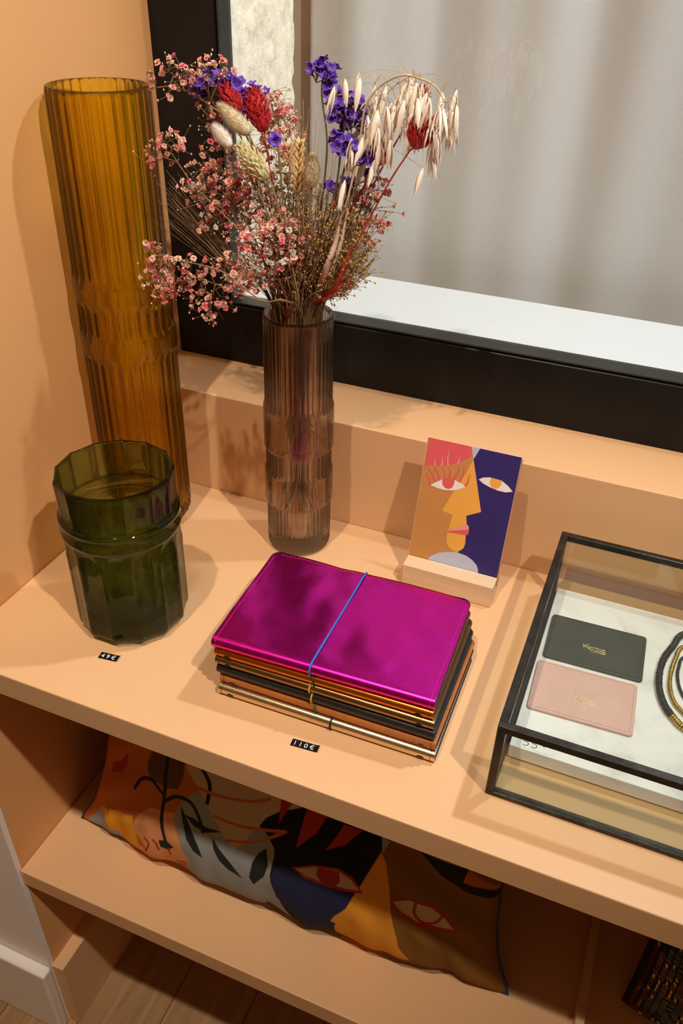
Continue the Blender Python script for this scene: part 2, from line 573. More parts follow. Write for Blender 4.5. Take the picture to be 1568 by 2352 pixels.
CARD_LASHES = [[(11.52, 89.46), (8.76, 94.68), (6.97, 98.77), (4.5, 101.57)], [(15.83, 93.55), (14.16, 98.22), (10.91, 103.08), (7.71, 105.69), (6.1, 110.69)], [(20.38, 96.1), (19.11, 101.64), (15.86, 106.48), (13.55, 110.41), (12.62, 112.64)], [(26.5, 98.91), (26.13, 105.54), (23.6, 109.41), (20.62, 114.05)], [(31.58, 101.24), (31.72, 107.97), (29.93, 111.99), (28.1, 116.23)], [(37.04, 101.2), (39.53, 108.69), (40.35, 114.42), (38.65, 119.77)], [(43.22, 100.1), (45.69, 105.71), (46.2, 112.48), (45.48, 118.92)], [(50.56, 96.62), (52.86, 101.85), (52.93, 107.42), (54.43, 112.75)]]
CARD_TIPS = [[(13.47, 112.17), (12.34, 116.25), (11.74, 121.11)], [(20.51, 113.36), (20.59, 118.7), (19.94, 126.28)], [(28.08, 115.11), (26.12, 123.28), (25.54, 134.12)], [(38.22, 119.12), (38.76, 123.97), (39.59, 129.63)]]
CUSHION_SHAPES = [
    ('burnt', [(0.031, 0.64), (0.334, 0.852), (0.386, 0.187), (0.069, 0.05)]),
    ('peach', [(0.154, 0.184), (0.167, 0.267), (0.197, 0.341), (0.271, 0.379), (0.266, 0.345), (0.272, 0.302), (0.287, 0.23), (0.325, 0.143), (0.231, 0.068), (0.162, 0.143)]),
    ('grey', [(0.031, 0.04), (-0.001, -0.02), (0.042, 0.165), (0.082, 0.085), (0.11, 0.081), (0.15, 0.07), (0.069, 0.05)]),
    ('yellow', [(0.043, 0.155), (0.068, 0.181), (0.152, 0.244), (0.162, 0.143), (0.177, 0.02), (0.106, 0.01), (0.11, 0.081), (0.082, 0.085), (0.067, 0.121)]),
    ('leafbrown', [(0.174, 0.552), (0.186, 0.615), (0.276, 0.656), (0.278, 0.554), (0.266, 0.491), (0.238, 0.475), (0.195, 0.48), (0.176, 0.513)]),
    ('cream', [(0.269, 0.676), (0.285, 0.781), (0.608, 0.749), (0.625, 0.63), (0.519, 0.576), (0.486, 0.519), (0.478, 0.48), (0.464, 0.435), (0.446, 0.378), (0.426, 0.323), (0.395, 0.366), (0.359, 0.452), (0.323, 0.528), (0.285, 0.599)]),
    ('grey', [(0.265, 0.343), (0.272, 0.411), (0.295, 0.479), (0.323, 0.528), (0.359, 0.452), (0.395, 0.373), (0.426, 0.318), (0.446, 0.371), (0.464, 0.435), (0.478, 0.48), (0.521, 0.437), (0.522, 0.367), (0.515, 0.251), (0.528, 0.154), (0.57, 0.033), (0.468, 0.104), (0.375, 0.009), (0.323, 0.128), (0.295, 0.159), (0.284, 0.263)]),
    ('black', [(0.478, 0.48), (0.492, 0.53), (0.522, 0.578), (0.595, 0.659), (0.686, 0.658), (0.752, 0.637), (0.754, 0.576), (0.721, 0.381), (0.716, 0.349), (0.67, 0.343), (0.623, 0.348), (0.568, 0.347), (0.527, 0.327), (0.519, 0.408), (0.498, 0.46)]),
    ('navy', [(0.524, 0.316), (0.568, 0.344), (0.623, 0.348), (0.684, 0.332), (0.716, 0.347), (0.692, 0.238), (0.638, 0.011), (0.58, 0.097), (0.528, 0.142), (0.516, 0.225)]),
    ('leafbrown2', [(0.748, 0.66), (1.012, 0.53), (0.988, -0.02), (0.9, 0.0), (0.804, 0.131), (0.794, 0.275), (0.77, 0.521), (0.753, 0.556), (0.754, 0.601)]),
    ('orange', [(0.753, 0.556), (0.767, 0.519), (0.782, 0.409), (0.794, 0.275), (0.804, 0.131), (0.825, 0.07), (0.769, 0.07), (0.701, 0.02), (0.705, 0.121), (0.653, 0.128), (0.692, 0.238), (0.71, 0.331), (0.721, 0.381), (0.739, 0.475)]),
    ('grey', [(0.744, 0.626), (0.764, 0.607), (0.755, 0.557)]),
    ('red', [(0.517, 0.631), (0.544, 0.631), (0.522, 0.525)]),
    ('red', [(0.578, 0.63), (0.627, 0.638), (0.608, 0.542), (0.569, 0.446), (0.574, 0.544)]),
    ('red', [(0.663, 0.618), (0.704, 0.62), (0.675, 0.537), (0.634, 0.484), (0.653, 0.56)]),
    ('red', [(0.565, 0.351), (0.613, 0.4), (0.669, 0.426), (0.703, 0.41), (0.73, 0.353), (0.689, 0.327), (0.638, 0.321), (0.597, 0.323)]),
    ('cream', [(0.574, 0.351), (0.614, 0.391), (0.666, 0.416), (0.699, 0.397), (0.72, 0.361), (0.689, 0.342), (0.637, 0.334), (0.6, 0.336)]),
    ('red', [(0.624, 0.397), (0.673, 0.415), (0.676, 0.362), (0.658, 0.321), (0.637, 0.326), (0.622, 0.362)]),
    ('red', [(0.785, 0.356), (0.826, 0.392), (0.878, 0.39), (0.911, 0.346), (0.931, 0.281), (0.89, 0.255), (0.841, 0.271), (0.809, 0.305)]),
    ('cream', [(0.793, 0.353), (0.827, 0.378), (0.874, 0.375), (0.903, 0.336), (0.92, 0.292), (0.891, 0.273), (0.844, 0.29), (0.812, 0.319)]),
    ('dark', [(0.502, 0.394), (0.51, 0.311), (0.501, 0.237), (0.476, 0.16), (0.466, 0.2), (0.472, 0.293), (0.484, 0.35)]),
    ('dark', [(0.279, 0.431), (0.294, 0.392), (0.315, 0.327), (0.336, 0.264), (0.35, 0.202), (0.326, 0.217), (0.303, 0.265), (0.29, 0.351)]),
    ('dark', [(0.369, 0.34), (0.388, 0.297), (0.415, 0.247), (0.45, 0.171), (0.415, 0.191), (0.39, 0.23), (0.376, 0.277)]),
    ('dark', [(0.29, 0.393), (0.317, 0.393), (0.349, 0.375), (0.391, 0.383), (0.351, 0.346), (0.32, 0.354)]),
    ('dark', [(0.229, 0.171), (0.251, 0.192), (0.273, 0.17), (0.254, 0.14), (0.234, 0.14)]),
    ('red', [(0.051, 0.419), (0.087, 0.472), (0.11, 0.533), (0.106, 0.461), (0.093, 0.415), (0.057, 0.378)]),
    ('blackbrown', [(0.826, 0.604), (0.93, 0.569), (0.926, 0.51), (0.971, 0.484), (1.009, 0.448), (1.005, 0.423), (0.968, 0.449), (0.933, 0.466), (0.882, 0.513)]),
    ('burnt', [(0.93, 0.569), (1.011, 0.457), (0.997, 0.468), (0.968, 0.49), (0.927, 0.514)]),
    ('redorange', [(0.9, 0.0), (0.906, 0.0), (0.938, 0.063), (0.944, 0.05)]),
]
CUSHION_STROKES = [
    ('dark', 8, [(0.23, 0.623), (0.232, 0.419), (0.237, 0.265), (0.252, 0.163)]),
    ('dark', 7, [(0.147, 0.396), (0.165, 0.46), (0.195, 0.48), (0.226, 0.436)]),
    ('dark', 7, [(0.234, 0.406), (0.265, 0.455), (0.305, 0.459), (0.33, 0.408), (0.344, 0.344)]),
    ('dark', 8, [(0.324, 0.627), (0.346, 0.571), (0.346, 0.491)]),
    ('burnt', 6, [(0.318, 0.538), (0.382, 0.544), (0.452, 0.574), (0.492, 0.612)]),
    ('burnt', 6, [(0.367, 0.442), (0.434, 0.447), (0.503, 0.478), (0.54, 0.499)]),
    ('burnt', 6, [(0.407, 0.353), (0.467, 0.394), (0.506, 0.446), (0.536, 0.492)]),
    ('red', 5, [(0.841, 0.379), (0.838, 0.326), (0.857, 0.289), (0.881, 0.295), (0.898, 0.35)]),
    ('red', 4, [(0.193, 0.154), (0.205, 0.14), (0.193, 0.09)]),
    ('red', 4, [(0.215, 0.165), (0.224, 0.149), (0.229, 0.125)]),
    ('red', 4, [(0.256, 0.149), (0.259, 0.123)]),
    ('red', 2, [(0.051, 0.343), (0.053, 0.245), (0.076, 0.161)]),
]
PINK_SPRAYS = [
    ('top_left', [(230, 320, 333), (208, 320, 423), (189, 320, 468), (156, 320, 490), (126, 320, 500), (103, 320, 498)],
     [(119, 320, 519, 11.6, 9, 0), (137, 320, 513, 12.5, 12, 0), (160, 320, 518, 13.4, 14, 0), (175, 320, 516, 7.1, 8, 0), (101, 320, 504, 6.3, 4, 0), (121, 320, 498, 8.9, 5, 0), (142, 320, 504, 8.0, 6, 0)]),
    ('left_high', [(242, 300, 332), (202, 300, 378), (152, 300, 417), (127, 300, 446)],
     [(126, 300, 454, 15.7, 15, 0), (104, 300, 439, 9.6, 8, 0), (114, 300, 447, 8.7, 5, 0), (140, 300, 457, 5.2, 4, 0)]),
    ('left_low', [(271, 245, 342), (248, 245, 338), (208, 245, 359), (166, 245, 363), (143, 245, 366)],
     [(129, 245, 376, 6.6, 5, 0), (131, 245, 358, 10.7, 14, 0), (141, 245, 347, 12.4, 20, 0), (158, 245, 361, 6.6, 7, 0), (145, 245, 329, 11.6, 16, 0), (134, 245, 337, 9.9, 10, 0), (171, 245, 363, 5.8, 4, 0)]),
    ('left_bottom', [(259, 265, 333), (238, 265, 329), (209, 265, 325), (181, 265, 339), (157, 265, 342)],
     [(164, 265, 340, 12.6, 14, 0), (188, 265, 355, 11.8, 10, 0), (169, 265, 318, 11.8, 12, 0), (178, 265, 305, 11.0, 12, 0), (189, 265, 321, 10.1, 8, 0), (150, 265, 331, 8.4, 8, 0), (200, 265, 339, 8.4, 6, 0), (206, 265, 350, 9.3, 7, 0)]),
    ('mid_left', [(239, 310, 324), (207, 310, 376), (175, 310, 414), (154, 310, 421)],
     [(156, 310, 420, 19.4, 24, 1), (169, 310, 401, 17.7, 24, 1), (142, 310, 413, 11.5, 12, 2), (159, 310, 382, 12.4, 10, 0), (185, 310, 419, 18.6, 26, 1), (151, 310, 411, 10.6, 10, 2), (177, 310, 436, 15.0, 14, 0), (150, 310, 431, 10.6, 8, 0)]),
    ('upper_left', [(225, 340, 326), (197, 340, 401), (165, 340, 443), (152, 340, 466)],
     [(157, 340, 474, 12.8, 12, 0), (149, 340, 461, 10.9, 12, 0), (162, 340, 454, 13.7, 12, 0), (147, 340, 479, 7.3, 6, 0), (170, 340, 444, 13.7, 10, 0)]),
    ('upper_middle', [(225, 360, 320), (216, 360, 399), (212, 360, 452), (213, 360, 476)],
     [(204, 360, 483, 15.8, 20, 0), (218, 360, 476, 13.9, 18, 0), (208, 360, 463, 18.6, 20, 1), (227, 360, 465, 12.1, 12, 0), (199, 360, 449, 16.7, 16, 0), (215, 360, 488, 10.2, 8, 0), (222, 360, 447, 13.0, 12, 0)]),
    ('front_middle', [(261, 285, 322), (247, 285, 346), (234, 285, 370), (239, 285, 387)],
     [(210, 285, 375, 17.2, 24, 1), (229, 285, 377, 17.2, 30, 1), (248, 285, 383, 17.2, 30, 1), (266, 285, 382, 15.5, 22, 1), (239, 285, 395, 17.2, 20, 0), (257, 285, 397, 12.9, 16, 1), (224, 285, 359, 17.2, 24, 1), (204, 285, 348, 14.6, 16, 0), (247, 285, 362, 12.9, 14, 1), (213, 285, 336, 12.9, 12, 0), (201, 285, 333, 10.3, 8, 2), (237, 285, 343, 10.3, 8, 1)]),
    ('middle', [(244, 320, 326), (226, 320, 376), (208, 320, 411), (204, 320, 427)],
     [(193, 320, 410, 17.9, 30, 1), (208, 320, 431, 17.9, 26, 0), (222, 320, 412, 17.9, 22, 2), (185, 320, 388, 16.1, 22, 1), (212, 320, 391, 17.9, 22, 0), (194, 320, 434, 13.4, 12, 0), (232, 320, 434, 16.1, 18, 2), (238, 320, 396, 15.2, 16, 2), (213, 320, 420, 13.4, 14, 4), (200, 320, 402, 13.4, 14, 1)]),
    ('right', [(240, 350, 316), (274, 350, 357), (301, 350, 387), (312, 350, 409)],
     [(320, 350, 394, 11.0, 10, 3), (312, 350, 378, 8.3, 6, 3), (329, 350, 391, 5.5, 4, 3), (310, 350, 409, 18.4, 20, 3), (299, 350, 395, 16.6, 14, 0), (321, 350, 422, 11.0, 12, 3), (313, 350, 435, 12.0, 10, 3), (294, 350, 413, 12.9, 10, 0), (285, 350, 385, 13.8, 10, 0)]),
    ('white', [(244, 330, 323), (235, 330, 375), (233, 330, 408)],
     [(226, 330, 419, 16.2, 16, 2), (237, 330, 412, 11.7, 12, 2), (250, 330, 402, 12.6, 8, 2), (212, 330, 401, 11.7, 8, 2)]),
]
PURPLE_SPRIGS = [
    ('top_left', [(242, 335, 326), (214, 335, 405), (188, 335, 466), (162, 335, 496)],
     [(153, 335, 504, 13.6, 10), (146, 335, 500, 10.0, 5), (169, 335, 509, 10.0, 6), (179, 335, 508, 9.1, 5), (142, 335, 494, 6.3, 4), (164, 335, 500, 10.9, 4)]),
    ('between', [(230, 355, 322), (214, 355, 404), (196, 355, 463), (186, 355, 491)],
     [(186, 355, 495, 10.2, 6), (179, 355, 493, 7.4, 3), (180, 355, 478, 8.3, 6), (197, 355, 496, 6.5, 3)]),
    ('tall', [(245, 350, 326), (262, 350, 399), (268, 350, 459), (262, 350, 500), (264, 350, 520)],
     [(258, 350, 524, 6.4, 3), (269, 350, 525, 7.4, 4), (256, 350, 515, 5.5, 2), (270, 350, 515, 7.4, 4), (273, 350, 502, 7.4, 4), (267, 350, 506, 5.5, 2)]),
    ('right_high', [(252, 330, 333), (282, 330, 406), (291, 330, 465), (293, 330, 489)],
     [(286, 330, 492, 11.7, 8), (297, 330, 494, 12.6, 9), (305, 330, 499, 9.9, 6), (309, 330, 488, 9.9, 6), (297, 330, 484, 9.0, 5)]),
    ('right_mid', [(256, 320, 332), (286, 320, 401), (298, 320, 445), (302, 320, 464)],
     [(292, 320, 470, 9.8, 6), (298, 320, 467, 8.9, 5), (308, 320, 461, 9.8, 6), (315, 320, 456, 6.3, 4), (312, 320, 463, 6.3, 4)]),
    ('right_low', [(245, 340, 320), (273, 340, 377), (286, 340, 416)],
     [(293, 340, 429, 7.3, 4), (291, 340, 421, 6.4, 4), (277, 340, 423, 4.6, 2), (314, 340, 439, 4.6, 2), (289, 340, 414, 4.6, 2)]),
    ('left_small', [(249, 310, 330), (241, 310, 405), (236, 310, 463)],
     [(236, 310, 465, 4.4, 4)]),
]
HEADS = [
    ('red_left', [(237, 325, 328), (215, 325, 411), (194, 325, 481)], (190, 325, 482), (174, 325, 505), 8.5),
    ('red_left2', [(244, 315, 332), (229, 315, 415), (219, 315, 472)], (220, 315, 471), (208, 315, 506), 11.5),
    ('red_right', [(269, 318, 313), (306, 318, 367), (326, 318, 406), (345, 318, 443), (363, 318, 472)], (364, 318, 471), (375, 318, 496), 14.7),
    ('red_right2', [(248, 360, 300), (289, 360, 374), (322, 360, 444), (344, 360, 485)], (345, 360, 485), (356, 360, 511), 9.3),
    ('red_right3', [(252, 335, 309), (285, 335, 372), (312, 335, 428), (323, 335, 450)], (323, 335, 448), (329, 335, 464), 8.2),
    ('bunny', [(258, 300, 326), (240, 300, 391), (224, 300, 445), (210, 300, 473)], (212, 300, 471), (183, 300, 491), 10.1),
    ('bunny_white', [(258, 290, 329), (236, 290, 401), (211, 290, 445), (199, 290, 461)], (198, 290, 460), (182, 290, 475), 7.8),
    ('canary', [(268, 285, 328), (252, 285, 397), (242, 285, 431), (234, 285, 439)], (236, 285, 437), (208, 285, 466), 11.6),
    ('bunny2', [(268, 300, 323), (272, 300, 379), (274, 300, 431)], (274, 300, 431), (276, 300, 458), 9.2),
    ('wheat', [(256, 315, 316), (256, 315, 373), (254, 315, 422)], (254, 315, 420), (256, 315, 466), 7.1),
    ('wheat2', [(240, 340, 305), (235, 340, 372), (231, 340, 422)], (231, 340, 420), (233, 340, 456), 6.4),
]
OAT_A = [(264, 315, 294), (282, 315, 355), (305, 315, 424), (314, 315, 470), (318, 315, 498), (330, 315, 516), (349, 315, 526), (366, 315, 525), (380, 315, 520), (389, 315, 509)]
OAT_B = [(260, 335, 289), (285, 335, 367), (306, 335, 431), (316, 335, 477), (331, 335, 509), (348, 335, 522), (354, 335, 525)]
OAT_SPIKELETS = [(314, 325, 512), (323, 325, 506), (304, 325, 467), (309, 325, 456), (314, 325, 453), (320, 325, 483), (328, 325, 487), (334, 325, 491), (339, 325, 502), (342, 325, 494), (347, 325, 482), (348, 325, 515), (352, 325, 512), (355, 325, 502), (359, 325, 507), (362, 325, 495), (367, 325, 501), (373, 325, 505), (379, 325, 502), (382, 325, 504), (387, 325, 496), (391, 325, 489), (392, 325, 484), (376, 325, 467), (374, 325, 458), (379, 325, 474), (385, 325, 497), (329, 325, 469), (333, 325, 464), (339, 325, 474), (341, 325, 481), (325, 325, 462), (319, 325, 468), (304, 325, 454), (317, 325, 450), (328, 325, 447), (310, 325, 443), (319, 325, 500), (331, 325, 505), (344, 325, 499), (364, 325, 512), (295, 325, 488), (288, 325, 503), (299, 325, 499), (380, 325, 485), (364, 325, 487), (353, 325, 472), (346, 325, 467)]
L1 = [(268, 300, 291), (281, 300, 321), (290, 300, 357), (299, 300, 383)]
L2 = [(271, 310, 290), (287, 310, 323), (296, 310, 363), (307, 310, 414)]
RL = [(288, 295, 308), (302, 295, 343), (313, 295, 372), (321, 295, 387)]
RL2 = [(283, 300, 305), (296, 300, 332), (314, 300, 352), (315, 300, 346), (305, 300, 329)]


# ================================================================== THE SETTING
ZF = -0.78            # floor
ZL = -0.385           # lower shelf top
XW = -0.0062          # left wall just above the shelf (it leans a little)


def wall_x(z):
    return -0.0045 - 0.0105 * z

YF = 0.49             # face of the black window frame
XR = 1.45             # where the modelled part of the room ends on the right

# floor with oak boards
fl = MB().box(-1.3, XR, -1.2, 0.46, ZF - 0.03, ZF - 0.004)
floor = structure('floor', fl, M['oak'])
bw = 0.118
x = -1.28
ci = 0
while x < XR - 0.02:
    cuts = [-1.2, -0.62 + 0.31 * ((ci * 37) % 5) / 4, 0.46]
    cuts = sorted(cuts)
    for a, b in zip(cuts[:-1], cuts[1:]):
        pl = MB().box(x + 0.0006, min(x + bw, XR) - 0.0006, a + 0.0006, b - 0.0006, ZF - 0.016, ZF)
        pl.build('plank', M['oak'], floor, bevel=0.0008, segs=1)
    x += bw
    ci += 1

# left wall of the niche (peach) and the white wall in front of it
wl = MB().box(-0.16, 1.0, 0.004, 0.9, ZF, 1.75)
wl.v = [(wall_x(z) if x > 0 else x, y, z) for x, y, z in wl.v]
structure('wall_left', wl, M['peach_wall'])
wf = MB().box(-1.3, 1.0, -0.004, 0.0038, ZF, 1.75)
wf.v = [(wall_x(z) if x > 0 else x, y, z) for x, y, z in wf.v]
structure('wall_front', wf, M['white_wall'])
bb = MB().box(-0.004, 0.021, -0.001, 0.385, ZF, -0.620)
structure('baseboard_left', bb, M['peach'], bevel=0.0012)
bf = MB().box(-1.3, 0.0042, -0.022, -0.0045, ZF, -0.618)
structure('baseboard_front', bf, M['white_wall'], bevel=0.004, segs=3)

# parapet below the window: riser, ledge and the masonry the window stands on
pb = MB().box(-0.015, XR, 0.3905, 0.668, ZF, 0.142)
structure('wall_back', pb, M['peach'], bevel=0.0012)

# window: black frame with a stepped bead and a pane
win = bpy.data.objects.new('window_1', None)
COL.objects.link(win)
win.location = (0.09, YF, 0.142)
ORG['window_1'] = Vector(win.location)
win['kind'] = 'structure'
ZT = 1.60
YB, ZO, XO = 0.5205, 0.2262, 0.0775      # back of the frame, opening edges
fr = MB().box(-0.014, XR, YF, YB, 0.1425, 0.2218)
fr.build('bottom_rail', M['black_paint'], win, bevel=0.0022, segs=3)
fr = MB().box(-0.02, 0.0732, YF, YB, 0.2220, ZT)
fr.build('stile', M['black_paint'], win, bevel=0.0022, segs=3)
fr = MB().box(0.0734, XR, YF, YB, ZT - 0.08, ZT)
fr.build('top_rail', M['black_paint'], win, bevel=0.0022, segs=3)
fr = MB().box(0.0734, XR, YF + 0.006, YB, 0.2219, 0.2238)
fr.build('groove', M['black_paint'], win)
fr = MB().box(0.0734, 0.0752, YF + 0.006, YB, 0.2239, ZT - 0.081)
fr.build('groove', M['black_paint'], win)
fr = MB().box(0.0753, XR, YF + 0.0015, YB, 0.2239, ZO)
fr.build('glazing_bead', M['black_strip'], win, bevel=0.0006, segs=2)
fr = MB().box(0.0753, XO, YF + 0.0015, YB, ZO + 0.0001, ZT - 0.081)
fr.build('glazing_bead', M['black_strip'], win, bevel=0.0006, segs=2)
fr = MB().box(XO + 0.0001, XR, 0.5150, 0.5190, ZO + 0.0001, ZT - 0.081)
fr.build('pane', M['pane'], win)

# white sill behind the pane
sl = MB().box(0.0790, XR, 0.5210, 0.667, 0.1422, 0.2258)
structure('trim_1', sl, M['white_sill'], bevel=0.001)

# rough limestone reveal on the left of the opening
rv = MB()
ny, nz = 44, 210
y0, y1, z0, z1 = 0.5215, 0.685, 0.1425, 1.72
from mathutils import noise as mnoise
for j in range(nz + 1):
    for i in range(ny + 1):
        fy, fz = i / ny, j / nz
        yy, zz = y0 + (y1 - y0) * fy, z0 + (z1 - z0) * fz
        d = mnoise.fractal(Vector((3.1, yy * 42, zz * 42)), 0.7, 2.0, 5) * 0.0016
        pit = mnoise.noise(Vector((9.7, yy * 70, zz * 70)))
        if pit > 0.42:
            d -= (pit - 0.42) * 0.018
        edge = 0.0015 * max(0, 1 - fy / 0.16)
        yy2 = yy + (0.0035 * mnoise.noise(Vector((1, 2, zz * 55))) if fy > 0.9 else 0)
        rv.v.append((0.0770 + d - edge, yy2, zz))
for j in range(nz):
    for i in range(ny):
        a = j * (ny + 1) + i
        rv.f.append((a, a + 1, a + ny + 2, a + ny + 1))
        rv.mi.append(0)
        rv.sm.append(True)
rv.box(-0.15, 0.0690, 0.5215, 0.686, 0.1425, 1.72)
structure('wall_reveal', rv, M['stone'])
# return of the reveal behind the stone's arris
structure('wall_recess', MB().box(-0.6, XR + 0.4, 0.782, 0.82, ZF, 1.75), M['grey_wall'])

# linen curtain in soft folds
ct = MB()
nx, nz = 260, 8
for j in range(nz + 1):
    z = -0.25 + 1.95 * j / nz
    for i in range(nx + 1):
        s = i / nx
        xx = 0.069 + s * (XR - 0.05)
        ph = 2 * math.pi * s * 9.0
        yy = 0.752 + 0.0050 * math.sin(ph + 1.6 * math.sin(ph * 0.31) + 0.12 * z) + 0.0022 * math.sin(ph * 1.7 + 1.0 + 0.2 * z)
        yy += 0.007 * mnoise.noise(Vector((s * 11, z * 0.35, 4.0)))
        ct.v.append((xx, yy, z))
for j in range(nz):
    for i in range(nx):
        a = j * (nx + 1) + i
        ct.f.append((a, a + 1, a + nx + 2, a + nx + 1))
        ct.mi.append(0)
        ct.sm.append(True)
cur = ct.build('curtain', M['linen'])
md = cur.modifiers.new('cloth_thickness', 'SOLIDIFY')
md.thickness = 0.0012
tag(cur, 'pale grey linen curtain hanging in soft folds behind the black window frame', 'curtain')

# ------------------------------------------------------------------ built-in shelving
su = thing('shelf_unit', 'built-in peach painted two-tier shelf below the window', 'shelf', (0.0, 0.0, ZF))
t = MB().box(-0.0038, XR, 0.0, 0.390, -0.032, 0.0)
t.build('top_board', M['peach'], su, bevel=0.0014, segs=2)
t = MB().box(0.0002, XR, 0.0, 0.388, ZL - 0.030, ZL)
t.build('lower_board', M['peach'], su, bevel=0.0014, segs=2)
t = MB().box(0.0002, XR, 0.3885, 0.3900, ZL + 0.0005, -0.0325)
t.build('back_panel', M['peach'], su)
t = MB().box(0.6945, 0.7045, 0.02, 0.387, ZL + 0.0003, ZL + 0.021)
dr = t.build('divider_rail', M['peach_edge'], su, bevel=0.001)
dr['label'] = 'low upright rail dividing the lower shelf'


# ================================================================== GLASS VASES
def pressed_vase(name, label, cx, cy, prof, inner, nflute, ampf, mat, sub=6, chord=False, phase=0.0):
    """prof: list of (z, r, flute amount); inner: list of (z, r) from rim down to the inside of the bottom"""
    nt_ = nflute * sub
    mb = MB()
    rows = []
    for z, r, fa in prof:
        row = []
        for k in range(nt_):
            a = 2 * math.pi * k / nt_ + phase
            c = math.cos(nflute * (a - phase))
            if chord:           # flat panels meeting in soft ribs
                u = (k % sub) / sub - 0.5
                h = math.pi / nflute
                flat = math.cos(h) / math.cos(2 * h * u)
                # arched tops of the panels
                zt = 0.1215 - 0.016 * (2 * abs(u)) ** 2.5
                fe = fa if z > 0.14 or z < 0.02 else fa * min(1.0, max(0.0, (zt - z) / 0.005))
                rr = r * (1 + (flat - 1) * fe)
                rr += chord * fe * max(0.0, abs(u) * 2 - 0.62) * 1.2
            else:               # convex ribs
                rr = r + ampf * fa * (abs(math.cos(nflute * (a - phase) / 2)) - 0.64)
            row.append((cx + rr * math.cos(a), cy + rr * math.sin(a), z))
        rows.append(row)
    for z, r in inner:
        rows.append([(cx + r * math.cos(2 * math.pi * k / nt_ + phase), cy + r * math.sin(2 * math.pi * k / nt_ + phase), z) for k in range(nt_)])
    vs = [v for r in rows for v in r]
    fs = []
    for i in range(len(rows) - 1):
        for k in range(nt_):
            k2 = (k + 1) % nt_
            fs.append((i * nt_ + k, i * nt_ + k2, (i + 1) * nt_ + k2, (i + 1) * nt_ + k))
    o = len(vs)
    vs.append((cx, cy, inner[-1][0]))
    vs.append((cx, cy, prof[0][0]))
    L0 = (len(rows) - 1) * nt_
    for k in range(nt_):
        k2 = (k + 1) % nt_
        fs.append((L0 + k, L0 + k2, o))
        fs.append((k2, k, o + 1))
    mb.add(vs, fs, 0, True)
    ob = mb.build(name, mat)
    # place the object's origin at the base
    me = ob.data
    for v in me.vertices:
        v.co.x -= cx
        v.co.y -= cy
    ob.location = (cx, cy, 0)
    tag(ob, label, 'vase')
    return ob


def seg(z0, z1, r0, r1, f, n=3):
    return [(z0 + (z1 - z0) * i / n, r0 + (r1 - r0) * i / n, f) for i in range(n + 1)]


# smoky rose vase that holds the flowers: flutes, two smooth collars
R = 0.0372
E0 = 0.0003
sp = [(E0, R - 0.0060, 0.3), (0.0012, R - 0.0028, 0.6), (0.0045, R - 0.0005, 1), (0.010, R, 1)]
sp += seg(0.012, 0.063, R, R, 1, 3)
sp += [(0.0655, R + 0.0001, 0.9), (0.0672, R + 0.0022, 0.1), (0.070, R + 0.0026, 0), (0.088, R + 0.0026, 0), (0.1065, R + 0.0026, 0), (0.1092, R + 0.0022, 0.1), (0.1115, R + 0.0006, 0.8)]
sp += seg(0.1135, 0.135, R, R, 1, 2)
sp += [(0.1375, R + 0.0001, 0.9), (0.1392, R + 0.0022, 0.1), (0.142, R + 0.0027, 0), (0.165, R + 0.0027, 0), (0.1885, R + 0.0027, 0), (0.1912, R + 0.0022, 0.1), (0.1938, R + 0.0006, 0.8)]
sp += seg(0.196, 0.288, R, R, 1, 4)
sp += [(0.293, R, 0.7), (0.2955, R - 0.0004, 0.25), (0.2960, R - 0.0012, 0.1)]
si = [(0.2958, R - 0.0032), (0.290, R - 0.0040), (0.20, R - 0.0042), (0.12, R - 0.0044), (0.03, R - 0.0046), (0.022, R - 0.0060), (0.0185, R - 0.012), (0.0175, R - 0.022)]
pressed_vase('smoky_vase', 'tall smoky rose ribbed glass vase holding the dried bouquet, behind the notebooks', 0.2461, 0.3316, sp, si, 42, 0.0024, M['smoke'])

# tall amber vase
R = 0.0512
ap = [(E0, R - 0.010, 0.3), (0.004, R - 0.0075, 0.7), (0.012, R - 0.0012, 1), (0.018, R, 1)]
ap += seg(0.02, 0.225, R, R - 0.0004, 1, 5)
ap += [(0.229, R, 0.8), (0.232, R + 0.0014, 0.25), (0.236, R + 0.0018, 0), (0.248, R + 0.0016, 0), (0.256, R + 0.0012, 0), (0.259, R + 0.0006, 0.4)]
ap += seg(0.262, 0.285, R - 0.0008, R - 0.0008, 1, 2)
ap += [(0.289, R, 0.7), (0.292, R + 0.0010, 0.2), (0.296, R + 0.0014, 0), (0.310, R + 0.0012, 0), (0.317, R + 0.0006, 0.1), (0.321, R - 0.0004, 0.6)]
ap += seg(0.325, 0.486, R - 0.0012, R - 0.0018, 1, 5)
ap += [(0.494, R - 0.0020, 0.8), (0.4978, R - 0.0026, 0.4), (0.4985, R - 0.0036, 0.2)]
ai = [(0.4982, R - 0.0062), (0.492, R - 0.0070), (0.30, R - 0.0072), (0.06, R - 0.0074), (0.036, R - 0.0085), (0.029, R - 0.015), (0.027, R - 0.030)]
pressed_vase('amber_vase', 'very tall empty amber ribbed glass vase in the back left corner', 0.0472, 0.3061, ap, ai, 30, 0.0030, M['amber'])

